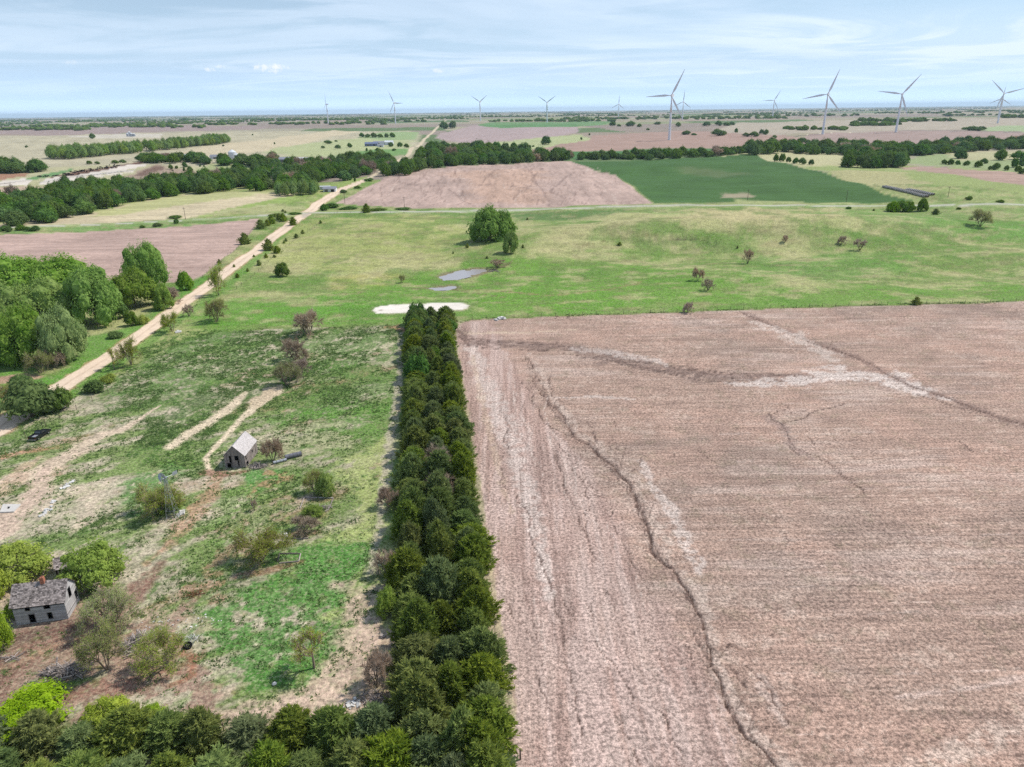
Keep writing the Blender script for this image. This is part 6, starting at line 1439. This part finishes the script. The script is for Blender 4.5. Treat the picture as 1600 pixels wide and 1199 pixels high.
# posts
def post(px, py, pyt, rad, label, cat='post', mat='pole'):
    p = at(px, py); h = height_for(p, pyt); o = MB().tube((0, 0, -.1), (0, 0, h), rad, rad * .85, 7).build('fence_post', M[mat], None, p); tag(o, label, cat)
post(813, 1187, 1171, .10, 'lone dark fence post on the field edge at the bottom')
post(350, 1143, 1130, .07, 'thin post in front of the bottom hedge, right one'); post(335, 1142, 1134, .06, 'thin post in front of the bottom hedge, left one')
post(397, 801, 784, .03, 'thin dead stake beside the dry seedling in the yard', 'stake', 'deadwood')
post(72, 668, 655, .07, 'thin pole by the big dark roadside tree', 'pole'); post(10, 713, 702, .05, 'reddish stake left below the pickup truck', 'stake', 'rust')

# ------------------------------------------------------------------ fences
PM = MB().tube((0, 0, -.2), (0, 0, 1.35), .07, .06, 5).mesh('post', M['pole'])
def fence(name, pts, sp, label):
    P = np.array([at(*q_) for q_ in pts]); Ls = np.concatenate([[0], np.cumsum(np.hypot(*(np.diff(P[:, :2], axis=0)).T))]); n = max(2, int(Ls[-1] / sp)); ss = np.linspace(0, Ls[-1], n + 1)
    X = np.interp(ss, Ls, P[:, 0]); Yy_ = np.interp(ss, Ls, P[:, 1]); Z = hgt(X, Yy_); t = empty(name, (X[0], Yy_[0], Z[0]))
    for x, y_, z in zip(X, Yy_, Z): link('post', PM, t, (x - X[0], y_ - Yy_[0], z - Z[0]))
    w = MB()
    for hz in (.5, .85, 1.2):
        for i in range(n): w.tube((X[i] - X[0], Yy_[i] - Yy_[0], Z[i] - Z[0] + hz), (X[i + 1] - X[0], Yy_[i + 1] - Yy_[0], Z[i + 1] - Z[0] + hz), .008, n=3, cap=False)
    w.build('wire', M['wire'], t); tag(t, label, 'fence')
fence('wire_fence', [(738, 499.5), (900, 493.5), (1100, 486.5), (1300, 479.5), (1600, 470.5), (1690, 468)], 4.6, 'post and wire fence between the pasture and the big tilled field')
fence('wire_fence', [(527, 334), (500, 349), (470, 370), (440, 392), (405, 424), (370, 452)], 6.5, 'post and wire fence right of the gravel road along the pasture')
fence('wire_fence', [(527, 333), (640, 335), (740, 337)], 9, 'post and wire fence on the pasture side of the paved road')
fence('wire_fence', [(398, 355), (372, 388), (340, 416), (310, 440)], 6.5, 'post and wire fence between left tilled field and gravel road')
fence('wire_fence', [(290, 556), (225, 590), (150, 625), (75, 664), (40, 684)], 5, 'post and wire fence along the yard side of the gravel road')

# ------------------------------------------------------------------ power poles
def power_pole(px, py, hpx, label):
    p = at(px, py); h = min(14, max(8.0, height_for(p, py - hpx))); t = empty('power_pole', p, 0)
    MB().tube((0, 0, -.3), (0, 0, h), .17, .11, 7).build('pole', M['pole'], t); MB().box((0, .12, h - .7), (2.2, .12, .14)).build('crossarm', M['pole'], t)
    for x in (-1, -.5, .5, 1): MB().tube((x, .12, h - .62), (x, .12, h - .42), .06, n=6).build('insulator', M['pvc'], t)
    tag(t, label, 'power pole', 'wooden power poles along the paved road')
for (px, py, hp, lb) in ((1322, 316, 19, 'power pole at the edge of the green crop, right one'), (1168, 313, 14, 'power pole at the edge of the green crop, left one'), (632, 325, 12, 'power pole below the striped field'), (1481, 309, 12, 'power pole behind the willow thicket at the right'),
                         (290, 343, 13, 'power pole above the left tilled field'), (539, 318, 11, 'power pole at the left corner of the striped field'), (325, 207, 9, 'power pole on the far plain at the left'), (82, 344, 9, 'power pole in front of the creek wood at the far left')):
    power_pole(px, py, hp, lb)

# ------------------------------------------------------------------ farmsteads far off
def shed(name, px, py, L_, W_, H__, rise_, rz_, wallm, roofm, label, cat='building', doors=1):
    p = at(px, py); t = empty(name, p, rz_); m = MB()
    m.add([(0, 0, 0), (L_, 0, 0), (L_, W_, 0), (0, W_, 0), (0, 0, H__), (L_, 0, H__), (L_, W_, H__), (0, W_, H__), (0, W_ / 2, H__ + rise_), (L_, W_ / 2, H__ + rise_)], [(0, 1, 5, 4), (2, 3, 7, 6), (1, 2, 6, 9, 5), (3, 0, 4, 8, 7)]); m.build('wall', wallm, t)
    o = .5; rr = MB()
    for s_ in (0, 1):
        y0, y1 = (-o, W_ / 2) if s_ == 0 else (W_ + o, W_ / 2); zo = H__ - o * rise_ / (W_ / 2)
        rr.hexa([(x, y_, z) for dz in (0, .15) for (y_, z) in ((y0, zo + dz + .02), (y1, H__ + rise_ + dz + .02)) for x in (-o, L_ + o)])
    rr.build('roof', roofm, t)
    for k in range(doors): MB().box((L_ * (k + .5) / doors, -.04, H__ * .4), (min(3.5, L_ / doors * .5), .1, H__ * .78)).build('door', M['dark'] if k % 2 else M['frame'], t)
    tag(t, label, cat); return t
def bin_(px, py, R_, H__, label, mat='whitepaint'):
    p = at(px, py); t = empty('grain_bin', p); m = MB()
    for k in range(5): m.tube((0, 0, H__ * k / 5), (0, 0, H__ * (k + 1) / 5), R_, R_, 20, cap=False)
    m.build('bin_wall', M[mat], t); MB().tube((0, 0, H__), (0, 0, H__ + R_ * .6), R_ * 1.04, R_ * .12, 20).build('bin_roof', M['whitepaint'], t); tag(t, label, 'grain bin')
W_, G_, B2 = M['whitepaint'], M['greymetal'], M['bluemetal']
shed('farm_shed', 265, 251.5, 44, 18, 5, 3, .05, G_, W_, 'long white roofed shed of the farmstead at the upper left', 'shed', 3)
shed('farm_shed', 290, 252.5, 18, 10, 4, 2, .1, G_, G_, 'small grey shed right of the long white roofed shed', 'shed', 1)
shed('farm_house', 328, 249, 14, 9, 3.5, 2.5, 0, W_, G_, 'pale house among trees, middle of the upper left farmstead', 'house', 1)
bin_(364, 248.5, 5.5, 9, 'white grain bin among trees at the upper left'); bin_(371, 249.5, 4, 6, 'smaller pale grain bin right of the white one', 'galv')
shed('farm_shed', 436, 254.5, 20, 12, 4, 2.5, .05, B2, G_, 'grey shed left of a group by the creek wood', 'shed', 2); shed('farm_shed', 449, 255, 26, 13, 4, 2.2, 0, G_, W_, 'pale roofed shed of the group by the creek wood', 'shed', 2)
shed('white_house', 505, 300.5, 11, 8, 2.8, 1.6, .06, W_, G_, 'low white house with grey roof beside the gravel road', 'house', 2); shed('white_trailer', 500, 296.5, 9, 3, 2.6, .4, .0, W_, W_, 'white trailer left of the low white house', 'trailer', 1)
shed('farm_shed', 570, 229, 26, 14, 5, 3, .0, B2, B2, 'blue grey shed, leftmost of the farm by the road', 'shed', 2); shed('farm_shed', 583, 226.5, 24, 12, 4, 3, .1, W_, G_, 'grey roofed shed behind the blue grey one', 'shed', 1); shed('farm_shed', 601, 227, 18, 12, 6, 3, .0, W_, W_, 'white building right of the blue grey farm shed', 'shed', 1)
shed('farm_house', 590, 230, 12, 8, 3.5, 2, 0, W_, G_, 'small house in front of the farm sheds by the road', 'house', 1)
shed('farm_shed', 715, 239, 16, 10, 4, 2, 0, W_, W_, 'pale shed in the wood beyond the road bend, left one', 'shed', 1); shed('farm_shed', 735, 238, 13, 10, 4, 2, .1, W_, W_, 'pale shed in the wood beyond the road bend, right one', 'shed', 1)
for k, (px, py, R_, H__) in enumerate(((200, 213.5, 4, 8), (203, 213.5, 4, 12), (206, 213.5, 4, 8), (210, 213.5, 3.5, 7))): bin_(px, py, R_, H__, 'pale grain bin of the far elevator at the upper left, %s from the left' % ordi(k + 1), 'galv')
rr_ = at(205, 215)
# --- feedlot: bunks, pens, cattle
BK = MB(); BK.box((0, 0, .35), (11, .9, .7)); BKM = BK.mesh('feed_bunk', M['concrete'])
k = 0
for (x0, x1, ya, yb, n) in ((70, 125, 285, 275, 9), (0, 40, 288, 283, 6), (128, 190, 276, 268, 8), (150, 205, 274, 267, 7)):
    for j in range(n):
        f = j / (n - 1); p = at(x0 + (x1 - x0) * f, ya + (yb - ya) * f); o = link('feed_bunk', BKM, None, p, 1.1); k += 1
        tag(o, 'concrete feed bunk, %s from the left of its row, on the %s pale apron' % (ordi(j + 1), 'leftmost' if x1 < 50 else 'largest' if x0 == 70 else 'upper right' if x0 == 128 else 'lower right'), 'feed bunk', 'feed bunks of the feedlot')
cw = MB()
cw.add([(x, y_, z) for (x, w, z0, z1) in ((-1.05, .22, .95, 1.4), (-.8, .36, .7, 1.5), (.1, .42, .62, 1.45), (.75, .34, .72, 1.5), (1.05, .2, 1.0, 1.5)) for (y_, z) in ((-w, z0), (w, z0), (w, z1), (-w, z1))],
       [(k_ * 4 + j, (k_ + 1) * 4 + j, (k_ + 1) * 4 + (j + 1) % 4, k_ * 4 + (j + 1) % 4) for k_ in range(4) for j in range(4)] + [(0, 1, 2, 3), (19, 18, 17, 16)])
cw.tube((.95, 0, 1.32), (1.35, 0, 1.35), .2, .15, 6); cw.tube((1.3, 0, 1.4), (1.72, 0, 1.12), .15, .09, 6)
for (x, y_) in ((-.8, -.22), (-.8, .22), (.7, -.2), (.7, .2)): cw.tube((x, y_, .85), (x + (.06 if x < 0 else 0), y_, .4), .11, .07, 5); cw.tube((x + (.06 if x < 0 else 0), y_, .4), (x, y_, 0), .065, .06, 5)
cw.tube((-1.05, 0, 1.35), (-1.12, 0, .7), .03, .03, 4)
for s_ in (-1, 1): cw.tube((1.28, s_ * .1, 1.46), (1.24, s_ * .3, 1.44), .05, .02, 4)
CWM = cw.mesh('cow', M['cow'])
r = random.Random(5)
CL = [(226, 283), (236, 284), (240, 282), (246, 282), (250, 284), (256, 285), (232, 281), (262, 280), (215, 283), (270, 268), (268, 266)]
for j in range(62): f = r.random(); CL.append((round(102 + 82 * f + r.gauss(0, 2), 1), round(273.5 - 13 * f + r.gauss(0, 1.2), 1)))
for j in range(22): f = r.random(); CL.append((round(60 + 70 * f, 1), round(277.5 - 4 * f + r.gauss(0, .5), 1)))
for (px, py) in CL:
    o = link('cow', CWM, None, at(px, py), r.uniform(0, 6.28), r.uniform(.9, 1.1) * 1.15); w_ = px > 190
    tag(o, 'dark cow standing loose on the brown slope below the feedlot' if w_ else 'dark cow in the crowded brown feedlot pens', 'cow', 'cattle on the brown slope' if w_ else 'cattle in the feedlot pens')
# --- bale rows
bm_ = MB().tube((-.72, 0, .85), (.72, 0, .85), .85, n=12); BMM = bm_.mesh('hay_bale', M['hay'])
wm2 = MB().tube((-.6, 0, .87), (.6, 0, .87), .868, n=12, cap=False); WMM = wm2.mesh('net_wrap', M['wrap'])
for (a, b_, nm, off) in (((1379, 293), (1446, 309), 'long', 0), ((1379, 293), (1446, 309), 'long', 2.3), ((1415, 298), (1455.5, 306), 'short', 0), ((1415, 298), (1455.5, 306), 'short', 2.3)):
    A_, B_ = at(*a), at(*b_); D_ = B_ - A_; L_ = float(np.hypot(*D_[:2])); n = int(L_ / 1.75); u_ = D_ / L_
    for k in range(n):
        x, y_ = (A_ + u_ * (k + .5) * L_ / n)[:2]; x -= u_[1] * off; y_ += u_[0] * off
        o = empty('hay_bale', (x, y_, float(hgt(x, y_))), math.atan2(u_[1], u_[0]) + random.uniform(-.03, .03)); link('bale', BMM, o); link('net_wrap', WMM, o)
        tag(o, '%s hay bale from the left in the %s row beside the crop, %s' % (ordi(k + 1), nm, 'near side' if not off else 'far side'), 'hay bale', 'bales of the %s row beside the crop' % nm)
print('OBJ', len(bpy.data.objects))
